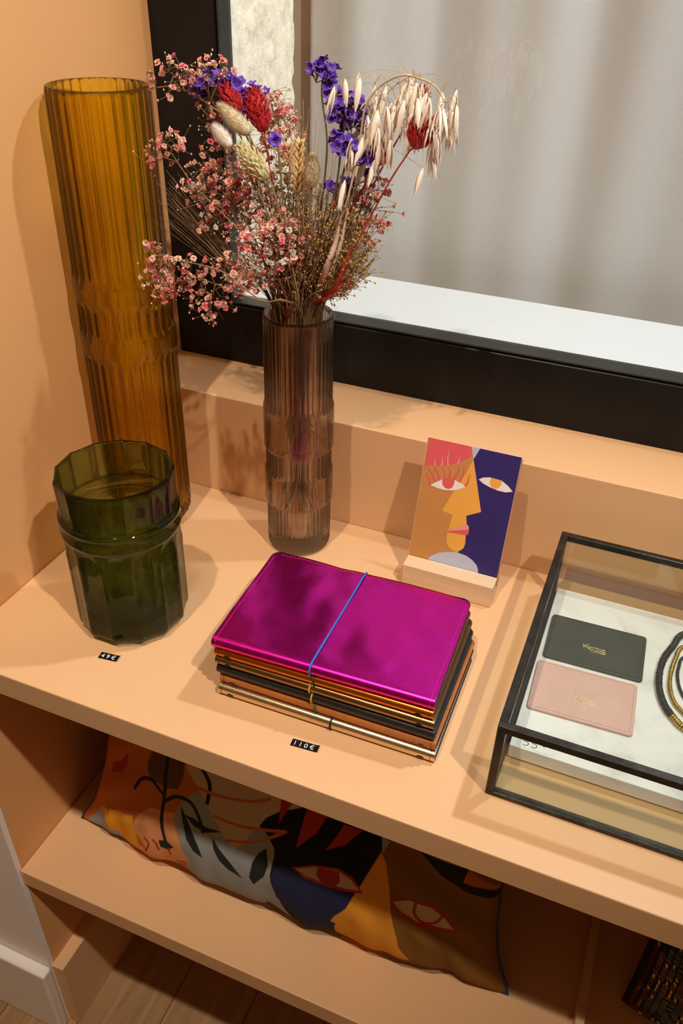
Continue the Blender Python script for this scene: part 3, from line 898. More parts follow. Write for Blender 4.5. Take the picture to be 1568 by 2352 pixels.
# wide bottle green tumbler vase with flat panels
R = 0.0585
gp = [(E0, R - 0.0090, 0.9), (0.0015, R - 0.0065, 1), (0.010, R - 0.0012, 1), (0.014, R - 0.0006, 1)]
gp += seg(0.022, 0.094, R - 0.0004, R - 0.0002, 1, 4)
gp += [(0.0965 + 0.0022 * q, R, 1) for q in range(12)]
gp += [(0.1238, R + 0.0008, 0), (0.1250, R + 0.0020, 0), (0.1275, R + 0.0022, 0), (0.1295, R + 0.0012, 0), (0.136, R + 0.0010, 0), (0.1395, R + 0.0012, 0), (0.1410, R + 0.0022, 0), (0.1430, R + 0.0020, 0), (0.1442, R - 0.0002, 0.2), (0.1458, R - 0.0016, 0.6)]
gp += seg(0.149, 0.180, R - 0.0018, R - 0.0006, 0.85, 2)
gp += [(0.1848, R - 0.0005, 0.85), (0.1865, R - 0.0012, 0.8), (0.1872, R - 0.0022, 0.8)]
gi = [(0.1870, R - 0.0045), (0.184, R - 0.0055), (0.145, R - 0.0060), (0.125, R - 0.0064), (0.045, R - 0.0080), (0.030, R - 0.010), (0.0225, R - 0.018), (0.0205, R - 0.034)]
pressed_vase('green_vase', 'wide bottle green glass tumbler vase with flat panels at the front left', 0.1385, 0.1336, gp, gi, 13, 0.0, M['green'], sub=10, chord=0.0022, phase=0.12)


# ================================================================== NOTEBOOKS
def WOB(x, y):
    """gentle buckling of a soft cover"""
    return 0.0016 * mnoise.noise(Vector((x * 22, y * 16, 1.7))) + 0.0010 * mnoise.noise(Vector((x * 48 + 3, y * 40, 5.1)))


def notebook(label, name, cx, y_spine, z0, w, h, depth, rot, mat, cord, cord_x, eyelets=True, stitches=False, slant=0.0, corner=0.007, cord_mat=None):
    t = thing(name, label, 'notebook', (0, 0, 0), 'stack of travel notebooks')
    ca, sa = math.cos(rot), math.sin(rot)

    def pl(x, y, z):          # local -> world; y measured from the spine
        return (cx + x * ca - y * sa, y_spine + x * sa + y * ca, z0 + z)
    ORG[t.name] = Vector((cx, y_spine, z0))
    t.location = (cx, y_spine, z0)
    r = h / 2
    th = 0.0013
    # cover: one folded sheet, soft round spine
    prof = []
    nf = 30 if stitches else 10
    for k in range(nf + 1):
        prof.append((None, 1 - k / nf, 0.0))            # lower flap, far -> near
    nsp = 10
    for k in range(1, nsp):
        a = -math.pi / 2 - math.pi * k / nsp
        prof.append((r + r * math.cos(a), None, r + r * math.sin(a)))
    for k in range(nf + 1):
        prof.append((None, k / nf, h))
    xs = [-w / 2 + w * i / 64 for i in range(65)]
    for i in range(1, 4):
        xs.append(-w / 2 + corner * (1 - math.cos(i * math.pi / 8)))
        xs.append(w / 2 - corner * (1 - math.cos(i * math.pi / 8)))
    xs = sorted(xs)
    mb = MB()
    rows = []
    for x in xs:
        e = min(x + w / 2, w / 2 - x)
        dm = depth
        if e < corner:
            dm = depth - corner + math.sqrt(max(0, corner ** 2 - (corner - e) ** 2))
        row = []
        for y, s, z in prof:
            if y is None:
                y = r + (dm - r) * s
                if z > 0:
                    wob = WOB(x, y) * (1 if stitches else 0.3)
                    z = z + wob * min(1, (y - r) * 60) - 0.0012 * (s ** 3) * (1 if stitches else 0)
                    z = z if stitches else min(z, h)
            row.append(pl(x, y, z))
        rows.append(row)
    m = len(prof)
    vs = [v for rw in rows for v in rw]
    fs = [(i * m + k, (i + 1) * m + k, (i + 1) * m + k + 1, i * m + k + 1) for i in range(len(rows) - 1) for k in range(m - 1)]
    mb.add(vs, fs, 0, True)
    cv = mb.build('cover', [mat, M['lining']], t)
    sd = cv.modifiers.new('leather_thickness', 'SOLIDIFY')
    sd.thickness = th
    sd.offset = 1.0 if False else -1.0
    sd.material_offset = 1
    sd.material_offset_rim = 0
    # page block
    pb_ = MB()
    p0, p1 = r * 0.7, depth - 0.0055
    za, zb = th + 0.0004, h - th - 0.0006
    xa, xb = -w / 2 + 0.003, w / 2 - 0.003
    for k in range(3):          # three sewn booklets
        z_a = za + (zb - za) * k / 3 + 0.0002
        z_b = za + (zb - za) * (k + 1) / 3 - 0.0002
        vs = [pl(x, y, z) for z in (z_a, z_b) for y in (p0 + 0.001 * k, p1 - 0.0008 * ((k * 2) % 3)) for x in (xa, xb)]
        pb_.add(vs, [(0, 2, 3, 1), (4, 5, 7, 6), (0, 1, 5, 4), (2, 6, 7, 3), (0, 4, 6, 2), (1, 3, 7, 5)], 0)
    pb_.build('pages', M['paper'], t)
    # elastic loop
    loop = []
    off = 0.0009
    pp = []
    for k in range(13):
        a = -math.pi / 2 - math.pi * k / 12
        pp.append((r + (r + off) * math.cos(a), r + (r + off) * math.sin(a)))
    pts = []
    zlo = -0.0003 if z0 < 0.001 else -0.0002
    pts.append((cord_x, depth - 0.02, 0.0008))
    pts = [pl(cord_x, y, max(z, 0.0006) if z0 < 0.001 else z) for y, z in pp]
    n = 16
    for k in range(1, n + 1):
        s = k / n
        y = r + (depth + 0.001 - r) * s
        pts.append(pl(cord_x + slant * s, y, h + off if s < 0.99 else h - 0.001))
    pts.append(pl(cord_x + slant, depth + 0.0015, h * 0.5))
    pts.append(pl(cord_x + slant, depth + 0.0008, 0.001))
    mb = MB().tube(pts, 0.00105 if stitches else 0.0009, 6)
    mb.build('elastic_cord', M['cord_' + (cord_mat or cord)], t)
    if eyelets:
        for sx in (-1, 1):
            xe = sx * (w / 2 - 0.0135)
            a0 = math.radians(-158)
            e = MB()
            rim, hole = [], []
            for k in range(14):
                b = 2 * math.pi * k / 14
                for rad, lst, lift in ((0.0031, rim, 0.00025), (0.0021, hole, 0.00045)):
                    aa = a0 + rad * math.sin(b) / r * 0.8
                    lst.append(pl(xe + rad * math.cos(b) * 1.15, r + (r + lift) * math.cos(aa), r + (r + lift) * math.sin(aa)))
            vs = rim + hole
            fs = [(k, (k + 1) % 14, 14 + (k + 1) % 14, 14 + k) for k in range(14)] + [tuple(range(14, 28))]
            e.add(vs, fs, 0)
            e.build('eyelet', M['eyelet'], t)
    # stitching near both ends of the spine, along the edges of the top cover
    st = MB()
    zz = h + 0.0005
    if stitches:
        def dash(xa_, ya_, xb_, yb_):
            d = Vector((xb_ - xa_, yb_ - ya_, 0))
            nn = int(d.length / 0.0031)
            for q in range(nn):
                a = q / nn
                b = (q + 0.62) / nn
                wob = lambda X, Y: WOB(X, Y) * min(1, max(0, (Y - r)) * 60) - 0.0012 * (max(0, (Y - r) / (depth - r)) ** 3)
                P1 = (xa_ + d.x * a, ya_ + d.y * a)
                P2 = (xa_ + d.x * b, ya_ + d.y * b)
                st.tube([pl(P1[0], P1[1], h + 0.0002 + wob(*P1)), pl((P1[0] + P2[0]) / 2, (P1[1] + P2[1]) / 2, h + 0.00045 + wob(*P1)), pl(P2[0], P2[1], h + 0.0002 + wob(*P2))], 0.00032, 4)
        i_ = 0.0042
        dash(-w / 2 + i_, r, -w / 2 + i_, depth - i_ - 0.006)
        dash(w / 2 - i_, r, w / 2 - i_, depth - i_ - 0.004)
        dash(-w / 2 + i_ + 0.005, depth - i_, w / 2 - i_, depth - i_)
    for sx in (-1, 1):
        for k in range(5):
            a = math.radians(-115 - 130 * k / 4)
            b_ = a - math.radians(16)
            st.tube([pl(sx * (w / 2 - 0.0042), r + (r + 0.0003) * math.cos(q), r + (r + 0.0003) * math.sin(q)) for q in (a, (a + b_) / 2, b_)], 0.0003, 4)
    st.build('stitching', M['magenta_thread'] if stitches else M['dark_thread'], t, kind='stuff')
    return t


NB = [
    # label, x-centre, spine y, z0, w, h, depth, rot deg, material, cord, cord_x, eyelets
    ('pale gold notebook with a black elastic, lowest of the stack', .3918, .0660, .0002, .2215, .0122, .1500, 1.0, 'gold_foil', 'black', .0085, True),
    ('matte cognac brown leather notebook lying directly on the pale gold one', .3915, .0700, .0126, .2200, .0112, .1480, 0.6, 'tan_leather', 'green', -.0085, True),
    ('black leather notebook with a yellow elastic, between the cognac and bronze ones', .3888, .0700, .0240, .2200, .0122, .1490, 0.9, 'black_leather', 'yellow', -.0095, False),
    ('shiny bronze notebook with a yellow elastic, directly on the black one', .3875, .0705, .0364, .2190, .0104, .1500, 1.3, 'bronze_foil', 'yellow', -.0105, True),
    ('copper orange notebook with a dark green elastic, just under the magenta one', .3862, .0715, .0470, .2170, .0106, .1490, 1.7, 'orange_foil', 'dark_green', -.0060, True),
]
for lb, cx_, ys_, z0_, w_, h_, d_, rt_, mt_, cd_, cxx_, ey_ in NB:
    notebook(lb, 'notebook', cx_, ys_, z0_, w_, h_, d_, math.radians(rt_), M[mt_], cd_, cxx_, ey_)
notebook('metallic magenta notebook with a bright blue elastic, topmost of the stack', 'notebook', .3853, .0715, .0580, .2190, .0125, .1500,
         math.radians(2.2), M['magenta'], 'blue', -.0085, False, True, slant=0.004, corner=0.010)


# ================================================================== POSTCARD AND STAND
ST = (0.3908, 0.4965, 0.3020, 0.3420, 0.0285)
sx0, sx1, sy0, sy1, sz = ST
th = math.radians(14.7)
stand = thing('card_stand', 'pale wooden block with a slot, holding the postcard behind the notebooks', 'card holder', ((sx0 + sx1) / 2, 0.322, 0))
# block with an inclined slot, extruded along x
g0, g1 = 0.3226, 0.3254           # slot mouth at the top
dz = 0.013
sh = dz * math.tan(th)
prof = [(sy0, 0.0003), (sy1, 0.0003), (sy1, sz), (g1, sz), (g1 - sh, sz - dz), (g0 - sh, sz - dz), (g0, sz), (sy0, sz)]
mb = MB()
k = len(prof)
mb.add([(sx0, y, z) for y, z in prof] + [(sx1, y, z) for y, z in prof],
       [(i, (i + 1) % k, k + (i + 1) % k, k + i) for i in range(k)] + [(0, 7, 6, 5, 4, 3, 2, 1), tuple(k + i for i in range(k))])
mb.build('block', M['pale_wood'], stand, bevel=0.0006, segs=2)

Vv = Vector((0, math.sin(th), math.cos(th)))
Nv = Vector((0, -math.cos(th), math.sin(th)))       # towards the viewer
C0 = Vector((0.3907, 0.3238, 0.0285))


def cpt(u, v, d=0.0):
    return tuple(C0 + Vector((u, 0, 0)) + Vv * v + Nv * d)


def card_box(mb, u0, u1, v0, v1, d0, d1, mi=0):
    vs = [cpt(u, v, d) for d in (d0, d1) for v in (v0, v1) for u in (u0, u1)]
    mb.add(vs, [(0, 2, 3, 1), (4, 5, 7, 6), (0, 1, 5, 4), (2, 6, 7, 3), (0, 4, 6, 2), (1, 3, 7, 5)], mi)


card = thing('postcard', 'upright postcard with a half navy, half brown abstract face, in the wooden block', 'postcard', tuple(C0))
mb = MB()
card_box(mb, 0.0, 0.1057, -0.0110, 0.1428, -0.0003, 0.0)
mb.build('card_stock', M['ink_white'], card)
inks = ['brown', 'navy', 'pink', 'pale', 'gold', 'white', 'rose']
mb = MB()
lay = 0.00004


def flat_poly(mb, pts, d, mi):
    from mathutils.geometry import tessellate_polygon
    p3 = [Vector((a, b, 0)) for a, b in pts]
    tris = tessellate_polygon([p3])
    fs = []
    for tr in tris:
        a, b, c = [p3[i] for i in tr]
        fs.append(tuple(tr) if (b - a).cross(c - a).z > 0 else tuple(reversed(tr)))
    mb.add([cpt(a, b, d) for a, b in pts], fs, mi)


def clip_card(p):
    return (min(max(p[0] / 1000, 0.0002), 0.1055), min(max(p[1] / 1000, -0.0105), 0.1426))


flat_poly(mb, [(0.0002, -0.0105), (0.1055, -0.0105), (0.1055, 0.1426), (0.0002, 0.1426)], lay, 0)
d = lay
for nm, pts in CARD_SHAPES:
    d += lay * 0.6
    flat_poly(mb, [clip_card(p) for p in pts], d, inks.index(nm))
d += lay * 0.6
for pts, ink, w0 in [(p, 'pink', 2.3) for p in CARD_LASHES] + [(p, 'rose', 2.0) for p in CARD_TIPS]:
    sp_ = spline([(a, b, 0) for a, b in pts], 6)
    n = len(sp_)
    ribbon_stroke(mb, [(p.x / 1000, p.y / 1000) for p in sp_], [w0 / 1000 * (1 - i / (n - 1)) ** 0.7 + 0.0001 for i in range(n)],
                  lambda a, b: cpt(a, b, d), inks.index(ink))
mb.build('printed_face', [M['ink_' + k] for k in inks], card)
card2 = MB()
card_box(card2, 0.0012, 0.1070, -0.0108, 0.1400, -0.0010, -0.0004)
card2 = card2.build('postcard', M['card_back'])
tag(card2, 'second card with an orange edge, tucked behind the abstract face postcard', 'postcard')


# ================================================================== PRICE TAGS
def label_tape(name, label, cx, cy, rot, ln, hh, body, size, spacing):
    t = thing(name, label, 'price tag', (cx, cy, 0))
    ca, sa = math.cos(rot), math.sin(rot)

    def pl(x, y, z):
        return (cx + x * ca - y * sa, cy + x * sa + y * ca, z)
    mb = MB()
    # tape with the right end curling up off the shelf
    prof = [(-ln / 2, 0.0004), (ln * 0.36, 0.0004), (ln * 0.44, 0.0006), (ln * 0.5, 0.0012), (ln * 0.535, 0.0026)]
    n = len(prof)
    vs = []
    for x, z in prof:
        vs += [pl(x, -hh / 2, z), pl(x, hh / 2, z), pl(x, hh / 2, z - 0.0003), pl(x, -hh / 2, z - 0.0003)]
    fs = []
    for i in range(n - 1):
        for k in range(4):
            fs.append((4 * i + k, 4 * (i + 1) + k, 4 * (i + 1) + (k + 1) % 4, 4 * i + (k + 1) % 4))
    fs += [(0, 1, 2, 3), (4 * n - 1, 4 * n - 2, 4 * n - 3, 4 * n - 4)]
    mb.add(vs, fs)
    mb.build('tape', M['tag_black'], t)
    tx = MB()
    text_mesh(tx, body, size, lambda a, b: pl(-ln / 2 + 0.0018 + a, b - size * 0.36, 0.00062), spacing=spacing)
    tx.build('embossed_lettering', M['tag_white'], t)
    return t


label_tape('price_tag', 'small black 49€ price tag in front of the green vase', 0.1527, 0.0646, math.radians(7), 0.0212, 0.0088, '49€', 0.0078, 1.45)
label_tape('price_tag', 'small black 110€ price tag in front of the notebook stack', 0.3857, 0.0410, math.radians(4), 0.0262, 0.0082, '110€', 0.0072, 1.5)


# ================================================================== DISPLAY CASE
CX0, CX1, CY0, CY1, CZ = 0.5532, 0.9600, 0.0565, 0.3575, 0.0885
bwid = 0.0075
case = thing('display_case', 'low glass display case with aged black metal edges on the right', 'display case', ((CX0 + CX1) / 2, (CY0 + CY1) / 2, 0.0002))
b_ = bwid


def bar(x0, x1, y0, y1, z0, z1):
    MB().box(x0, x1, y0, y1, z0, z1).build('edge_bar', M['case_metal'], case, bevel=0.0009, segs=2)


for y0 in (CY0, CY1 - b_):
    bar(CX0, CX1, y0, y0 + b_, 0.0003, b_ * 0.7)
    bar(CX0, CX1, y0, y0 + b_, CZ - b_, CZ)
for x0 in (CX0, CX1 - b_):
    bar(x0, x0 + b_, CY0 + b_, CY1 - b_, 0.0003, b_ * 0.7)
    bar(x0, x0 + b_, CY0 + b_, CY1 - b_, CZ - b_, CZ)
    for y0 in (CY0, CY1 - b_):
        bar(x0, x0 + b_, y0, y0 + b_, b_ * 0.7, CZ - b_)
g = 0.0022


def pane(x0, x1, y0, y1, z0, z1):
    MB().box(x0, x1, y0, y1, z0, z1).build('pane', M['case_pane'], case)


e_ = 0.0004
pane(CX0 + b_ + e_, CX1 - b_ - e_, CY0 + b_ + e_, CY1 - b_ - e_, CZ - b_ * 0.6 - g, CZ - b_ * 0.6)
pane(CX0 + b_ + e_, CX1 - b_ - e_, CY0 + 0.0025, CY0 + 0.0025 + g, b_ * 0.7 + e_, CZ - b_ - e_)
pane(CX0 + b_ + e_, CX1 - b_ - e_, CY1 - 0.0025 - g, CY1 - 0.0025, b_ * 0.7 + e_, CZ - b_ - e_)
pane(CX0 + 0.0025, CX0 + 0.0025 + g, CY0 + b_ + e_, CY1 - b_ - e_, b_ * 0.7 + e_, CZ - b_ - e_)
pane(CX1 - 0.0025 - g, CX1 - 0.0025, CY0 + b_ + e_, CY1 - b_ - e_, b_ * 0.7 + e_, CZ - b_ - e_)
pane(CX0 + b_ + e_, CX1 - b_ - e_, CY0 + b_ + e_, CY1 - b_ - e_, 0.0004, 0.0018)

SZ = 0.0180
slab = MB().box(0.5622, 0.945, 0.1035, 0.3480, 0.0020, SZ).build('marble_slab', M['marble'], bevel=0.0012, segs=2)
tag(slab, 'white veined marble slab lying inside the glass display case', 'slab')


def wallet(label, cx, cy, w, d, rot, mat, thread):
    t = thing('card_wallet', label, 'wallet', (cx, cy, SZ))
    ca, sa = math.cos(rot), math.sin(rot)

    def pl(x, y, z):
        return (cx + x * ca - y * sa, cy + x * sa + y * ca, SZ + z)
    h = 0.0032
    c = 0.0038
    out = []
    for qx, qy, a0 in ((1, 1, 0), (-1, 1, 90), (-1, -1, 180), (1, -1, 270)):
        for k in range(6):
            a = math.radians(a0 + 18 * k)
            out.append((qx * (w / 2 - c) + c * math.cos(a), qy * (d / 2 - c) + c * math.sin(a)))
    n = len(out)
    mb = MB()
    levels = [(0.0002, 0.985), (0.0009, 1.0), (h - 0.0010, 1.0), (h - 0.0003, 0.992), (h, 0.975)]
    vs = []
    for z, s in levels:
        for x, y in out:
            vs.append(pl(x * (1 - (1 - s) * 0.7), y * s, z))
    fs = []
    for i in range(len(levels) - 1):
        for k in range(n):
            fs.append((i * n + k, i * n + (k + 1) % n, (i + 1) * n + (k + 1) % n, (i + 1) * n + k))
    mb.add(vs, fs, 0, True)
    mb.add(vs[-n:], [tuple(range(n))], 0)
    mb.add(vs[:n], [tuple(reversed(range(n)))], 0)
    mb.build('body', mat, t)
    st = MB()
    i_ = 0.0030

    def dash(xa, ya, xb, yb):
        dd = Vector((xb - xa, yb - ya))
        nn = int(dd.length / 0.0026)
        for q in range(nn):
            a, b = q / nn, (q + 0.6) / nn
            st.tube([pl(xa + dd.x * a, ya + dd.y * a, h), pl(xa + dd.x * (a + b) / 2, ya + dd.y * (a + b) / 2, h + 0.00018), pl(xa + dd.x * b, ya + dd.y * b, h)], 0.00022, 4)
    X, Y = w / 2 - i_, d / 2 - i_
    dash(-X, -Y, X, -Y)
    dash(X, -Y, X, Y)
    dash(-X, -Y, -X, Y)
    dash(-X, Y, X, Y)
    st.build('stitching', thread, t, kind='stuff')
    # gold script emblem with a looped flourish and the town below, slightly off centre
    em = MB()
    ex, ey = -0.0125, -0.0130
    k = 0.001

    def ep(a, b):
        return pl(ex + a * k, ey + b * k, h + 0.00012)
    W_ = 0.55 * k
    strokes = [
        ([(1.0, 9.6), (0.2, 10.4), (0.3, 11.6), (0.9, 11.9)], .7), ([(1.0, 9.8), (2.6, 10.4), (4.2, 11.4), (5.2, 12.6)], .8),
        ([(6.0, 13.2), (5.0, 12.9), (4.0, 10.8), (3.0, 8.6), (1.8, 7.2), (.6, 7.0), (.3, 7.9), (1.4, 8.3), (3.4, 7.6), (5.6, 7.0), (8.0, 6.2), (11.5, 4.6)], .9),
        ([(6.4, 9.9), (5.6, 9.6), (5.4, 8.6), (6.1, 8.2), (6.9, 8.8), (6.7, 9.7), (7.6, 9.6)], .6),
        ([(7.8, 10.1), (7.4, 8.6), (8.2, 8.2), (9.1, 9.2), (9.4, 10.0), (9.1, 8.5), (9.8, 8.3)], .65),
        ([(10.0, 10.0), (10.4, 8.3), (11.2, 9.2), (11.6, 10.1)], .65),
        ([(12.0, 8.2), (12.5, 9.6), (13.0, 10.0), (13.7, 9.5)], .65),
        ([(13.8, 8.9), (15.0, 9.4), (14.6, 10.0), (13.9, 9.5), (13.8, 8.6), (14.8, 8.3), (15.6, 8.8)], .6),
        ([(16.0, 10.0), (15.8, 8.6), (16.6, 8.3), (17.5, 9.4), (17.7, 10.0), (17.5, 8.5), (18.2, 8.4)], .65),
        ([(18.6, 8.5), (19.7, 10.0), (20.2, 9.2), (20.0, 8.4), (19.0, 8.2)], .65),
        ([(20.9, 8.9), (22.1, 9.4), (21.7, 10.0), (21.0, 9.5), (20.9, 8.6), (21.8, 8.2), (22.8, 8.8)], .6),
        ([(5.4, 5.4), (8.0, 5.2), (11.0, 5.0), (13.6, 5.4), (16.5, 6.2), (20.0, 6.4), (22.6, 5.6), (23.0, 3.9), (21.6, 2.9), (18.6, 3.0), (15.4, 3.7), (12.5, 4.9), (9.6, 5.9), (6.6, 6.3), (5.2, 6.1)], 1.0),
        ([(13.6, 5.6), (17, 5.9), (20, 5.6), (21.6, 4.7), (20.8, 3.9), (18, 3.9)], .5),
    ]
    for pts, wd in strokes:
        s2 = spline([(a, b, 0) for a, b in pts], 5)
        n2 = len(s2)
        ribbon_stroke(em, [(p.x, p.y) for p in s2], [(0.75 + 0.5 * math.sin(math.pi * i / (n2 - 1))) * wd * 0.62 for i in range(n2)], ep)
    text_mesh(em, 'PARIS', 2.0, lambda a, b: ep(8.0 + a, 1.4 + b), spacing=1.25)
    eb = em.build('emblem', M['gold_print'], t)
    eb['label'] = 'gold script emblem'
    return t


wallet('dark green-black leather card wallet with a gold emblem, on the marble slab', 0.6160, 0.2640, 0.0985, 0.0690, math.radians(1.6), M['dark_wallet'], M['dark_thread'])
wallet('powder pink leather card wallet with a gold emblem, on the marble slab', 0.6150, 0.1885, 0.0980, 0.0685, math.radians(2.0), M['pink_wallet'], M['rose_thread'])

# small white price sticker at the front left corner of the slab
t = thing('price_sticker', 'small white 55€ paper price sticker on the marble slab corner', 'price tag', (0.5845, 0.1160, SZ))
tw, td, tc = 0.0330, 0.0215, 0.004
out = []
for qx, qy, a0 in ((1, 1, 0), (-1, 1, 90), (-1, -1, 180), (1, -1, 270)):
    for k in range(5):
        a = math.radians(a0 + 22.5 * k)
        out.append((0.5845 + qx * (tw / 2 - tc) + tc * math.cos(a), 0.1160 + qy * (td / 2 - tc) + tc * math.sin(a)))
mb = MB()
n = len(out)
mb.add([(x, y, SZ + 0.0001) for x, y in out] + [(x, y, SZ + 0.00035) for x, y in out],
       [(k, (k + 1) % n, n + (k + 1) % n, n + k) for k in range(n)] + [tuple(n + k for k in range(n)), tuple(reversed(range(n)))])
mb.build('paper', M['paper_tag'], t)
mb = MB()
pp_ = lambda a, b: (0.5845 - 0.0125 + a * 0.001, 0.1160 - 0.0098 + b * 0.00088, SZ + 0.0005)
for x0 in (1.0, 8.6):
    for s in ([(5.2, 11), (1.2, 10.8)], [(1.2, 10.8), (1.0, 7.0), (3.0, 7.4), (5.0, 5.8), (4.8, 3.0), (2.6, 1.8), (0.4, 2.6)]):
        ribbon_stroke(mb, [(p.x, p.y) for p in spline([(x0 + a, b, 0) for a, b in s], 4)], 0.75, pp_)
for s in ([(21.5, 11.2), (19.4, 11.6), (18.4, 9.6), (19.2, 7.6), (21.4, 7.8)], [(17.4, 10.0), (20.6, 10.2)], [(17.4, 9.0), (20.4, 9.2)]):
    ribbon_stroke(mb, [(p.x, p.y) for p in spline([(a, b, 0) for a, b in s], 4)], 0.65, pp_)
mb.build('handwritten_price', M['ink'], t)


# ------------------------------------------------------------------ bead bracelets on the slab
def bead_strand(name, label, pts, rad, pitch, mat, closed=True, gold=None):
    t = thing(name, label, 'bracelet', (pts[0][0], pts[0][1], SZ), 'heishi bead bracelets on the marble')
    path = []
    k = len(pts)
    P = [Vector((a, b, 0)) for a, b in pts]
    for i in range(k):
        a, b, c, d_ = P[i - 1], P[i], P[(i + 1) % k], P[(i + 2) % k]
        for q in range(24):
            u = q / 24
            path.append(0.5 * ((2 * b) + (c - a) * u + (2 * a - 5 * b + 4 * c - d_) * u * u + (3 * b - a - 3 * c + d_) * u ** 3))
    mbs = {0: MB(), 1: MB()}
    acc = 0.0
    z = SZ + rad + 0.0003
    last = path[0]
    n = 8
    for p, q in zip(path, path[1:] + path[:1]):
        acc += (q - p).length
        if acc < pitch:
            continue
        acc = 0.0
        tdir = (q - p).normalized()
        nr = Vector((-tdir.y, tdir.x, 0))
        rr = rad * random.uniform(0.92, 1.04)
        isg = gold is not None and gold(p)
        vs = []
        for s, f in ((-0.48, 0.86), (-0.3, 1.0), (0.3, 1.0), (0.48, 0.86)):
            for j in range(n):
                a = 2 * math.pi * j / n
                w_ = p + tdir * (s * pitch * 0.94) + nr * (math.cos(a) * rr * f)
                vs.append((w_.x, w_.y, z + math.sin(a) * rr * f))
        fs = [(r * n + j, r * n + (j + 1) % n, (r + 1) * n + (j + 1) % n, (r + 1) * n + j) for r in range(3) for j in range(n)]
        fs += [tuple(reversed(range(n))), tuple(3 * n + j for j in range(n))]
        mbs[1 if isg else 0].add(vs, fs, 0, True)
    o = mbs[0].build('beads', mat, t, kind='stuff')
    if mbs[1].v:
        o = mbs[1].build('gold_beads', M['gold_bead'], t, kind='stuff')
        o['label'] = 'gold bead section'
    cord = MB().tube([(p.x, p.y, z) for p in path[::4]], rad * 0.35, 5, closed=True)
    cord.build('cord', M['cord_black'], t)
    return t


thick = [(0.700, 0.3200), (0.6905, 0.2960), (0.6832, 0.2725), (0.6808, 0.2480), (0.6828, 0.2265), (0.6885, 0.2085), (0.6965, 0.1960), (0.7090, 0.1840), (0.7350, 0.1740),
         (0.7720, 0.1800), (0.8020, 0.2080), (0.8130, 0.2500), (0.8000, 0.2950), (0.7700, 0.3240), (0.7330, 0.3350)]
bead_strand('bracelet', 'thick black bead bracelet with a gold section, outermost of the three on the slab', thick, 0.0036, 0.0021, M['black_bead'],
            gold=lambda p: p.y < 0.1965 and p.x < 0.74)
gold_p = [(0.7010, 0.3010), (0.6945, 0.2795), (0.6918, 0.2580), (0.6918, 0.2385), (0.6955, 0.2215), (0.7025, 0.2095), (0.7180, 0.1980), (0.7450, 0.1950), (0.7750, 0.2100),
          (0.7920, 0.2420), (0.7880, 0.2800), (0.7620, 0.3070), (0.7280, 0.3160)]
bead_strand('bracelet', 'slim gold bead bracelet between the two black ones on the slab', gold_p, 0.0023, 0.0017, M['gold_bead'])
thin_p = [(0.7030, 0.2860), (0.6985, 0.2680), (0.6985, 0.2520), (0.7025, 0.2350), (0.7110, 0.2210), (0.7290, 0.2120), (0.7530, 0.2150), (0.7710, 0.2340), (0.7740, 0.2640),
          (0.7580, 0.2900), (0.7290, 0.3010)]
bead_strand('bracelet', 'thin black bead bracelet, innermost of the three on the slab', thin_p, 0.0017, 0.0016, M['black_bead'])


# ================================================================== CUSHION ON THE LOWER SHELF
KX0, KX1, KH, KY0, KZ0 = 0.036, 0.609, 0.300, 0.0970, -0.3838
KTH = math.radians(20)
KCOL = {'burnt': (0.56, 0.150, 0.018), 'peach': (0.78, 0.33, 0.14), 'grey': (0.33, 0.34, 0.34), 'yellow': (0.85, 0.36, 0.02), 'leafbrown': (0.15, 0.065, 0.022),
        'cream': (0.58, 0.43, 0.28), 'black': (0.012, 0.010, 0.010), 'navy': (0.018, 0.024, 0.075), 'leafbrown2': (0.24, 0.105, 0.018), 'orange': (0.82, 0.33, 0.03),
        'red': (0.42, 0.035, 0.012), 'dark': (0.022, 0.024, 0.022), 'blackbrown': (0.02, 0.018, 0.014), 'redorange': (0.70, 0.07, 0.012)}


def cushion_point(u, v, side):
    a = max(0.0, 1 - abs(2 * u - 1) ** 3.0)
    b = max(0.0, 1 - abs(2 * v - 1) ** 2.4)
    t = 0.070 * (a ** 0.5) * (b ** 0.52)
    inx = 0.026 * math.sin(math.pi * v) * (1 - 2 * u)
    s = v * KH
    x = KX0 + u * (KX1 - KX0) + inx
    x += 0.010 * math.exp(-(v / 0.10) ** 2) * (math.exp(-((1 - u) / 0.05) ** 2) - math.exp(-(u / 0.05) ** 2))
    # gathers running in from the corners and the seams
    edge = (b * (1 - b) * 4) * 0.5
    cr = math.exp(-((u / 0.22) ** 2)) + math.exp(-(((1 - u) / 0.22) ** 2))
    wr = 0.0030 * edge * math.sin(u * 96 + 5 * v) * (0.35 + cr) + 0.0035 * cr * b * math.sin(30 * (v - (u if u < 0.5 else 1 - u) * 1.3) + 1)
    wr *= min(1, a * 3)
    if side > 0:
        t = max(0, t + wr)
    q = side * t
    dn = max(0.0, 1 - v / 0.16)
    dz = math.sin(KTH) * (1 - dn) - 0.30 * dn if side > 0 else math.sin(KTH)
    sway = (0.0024 * math.sin(u * 27 + 4 * u * u) + 0.0019 * math.sin(u * 49 + 1)) * math.exp(-(v / 0.2) ** 2) * min(1, a * 2)
    yy = KY0 + s * math.sin(KTH) - q * math.cos(KTH) + sway
    zz = KZ0 + 0.012 * min(1, a * 2) * (1 - v) + s * math.cos(KTH) + q * dz
    if side < 0:                      # flattened where it leans on the shelf and the back panel
        zz = max(zz, KZ0 + 0.0005)
    yy = min(yy, 0.3875)
    return (x, yy, max(zz, KZ0 + 0.0002))


import numpy as np


ASP = (KX1 - KX0) / KH


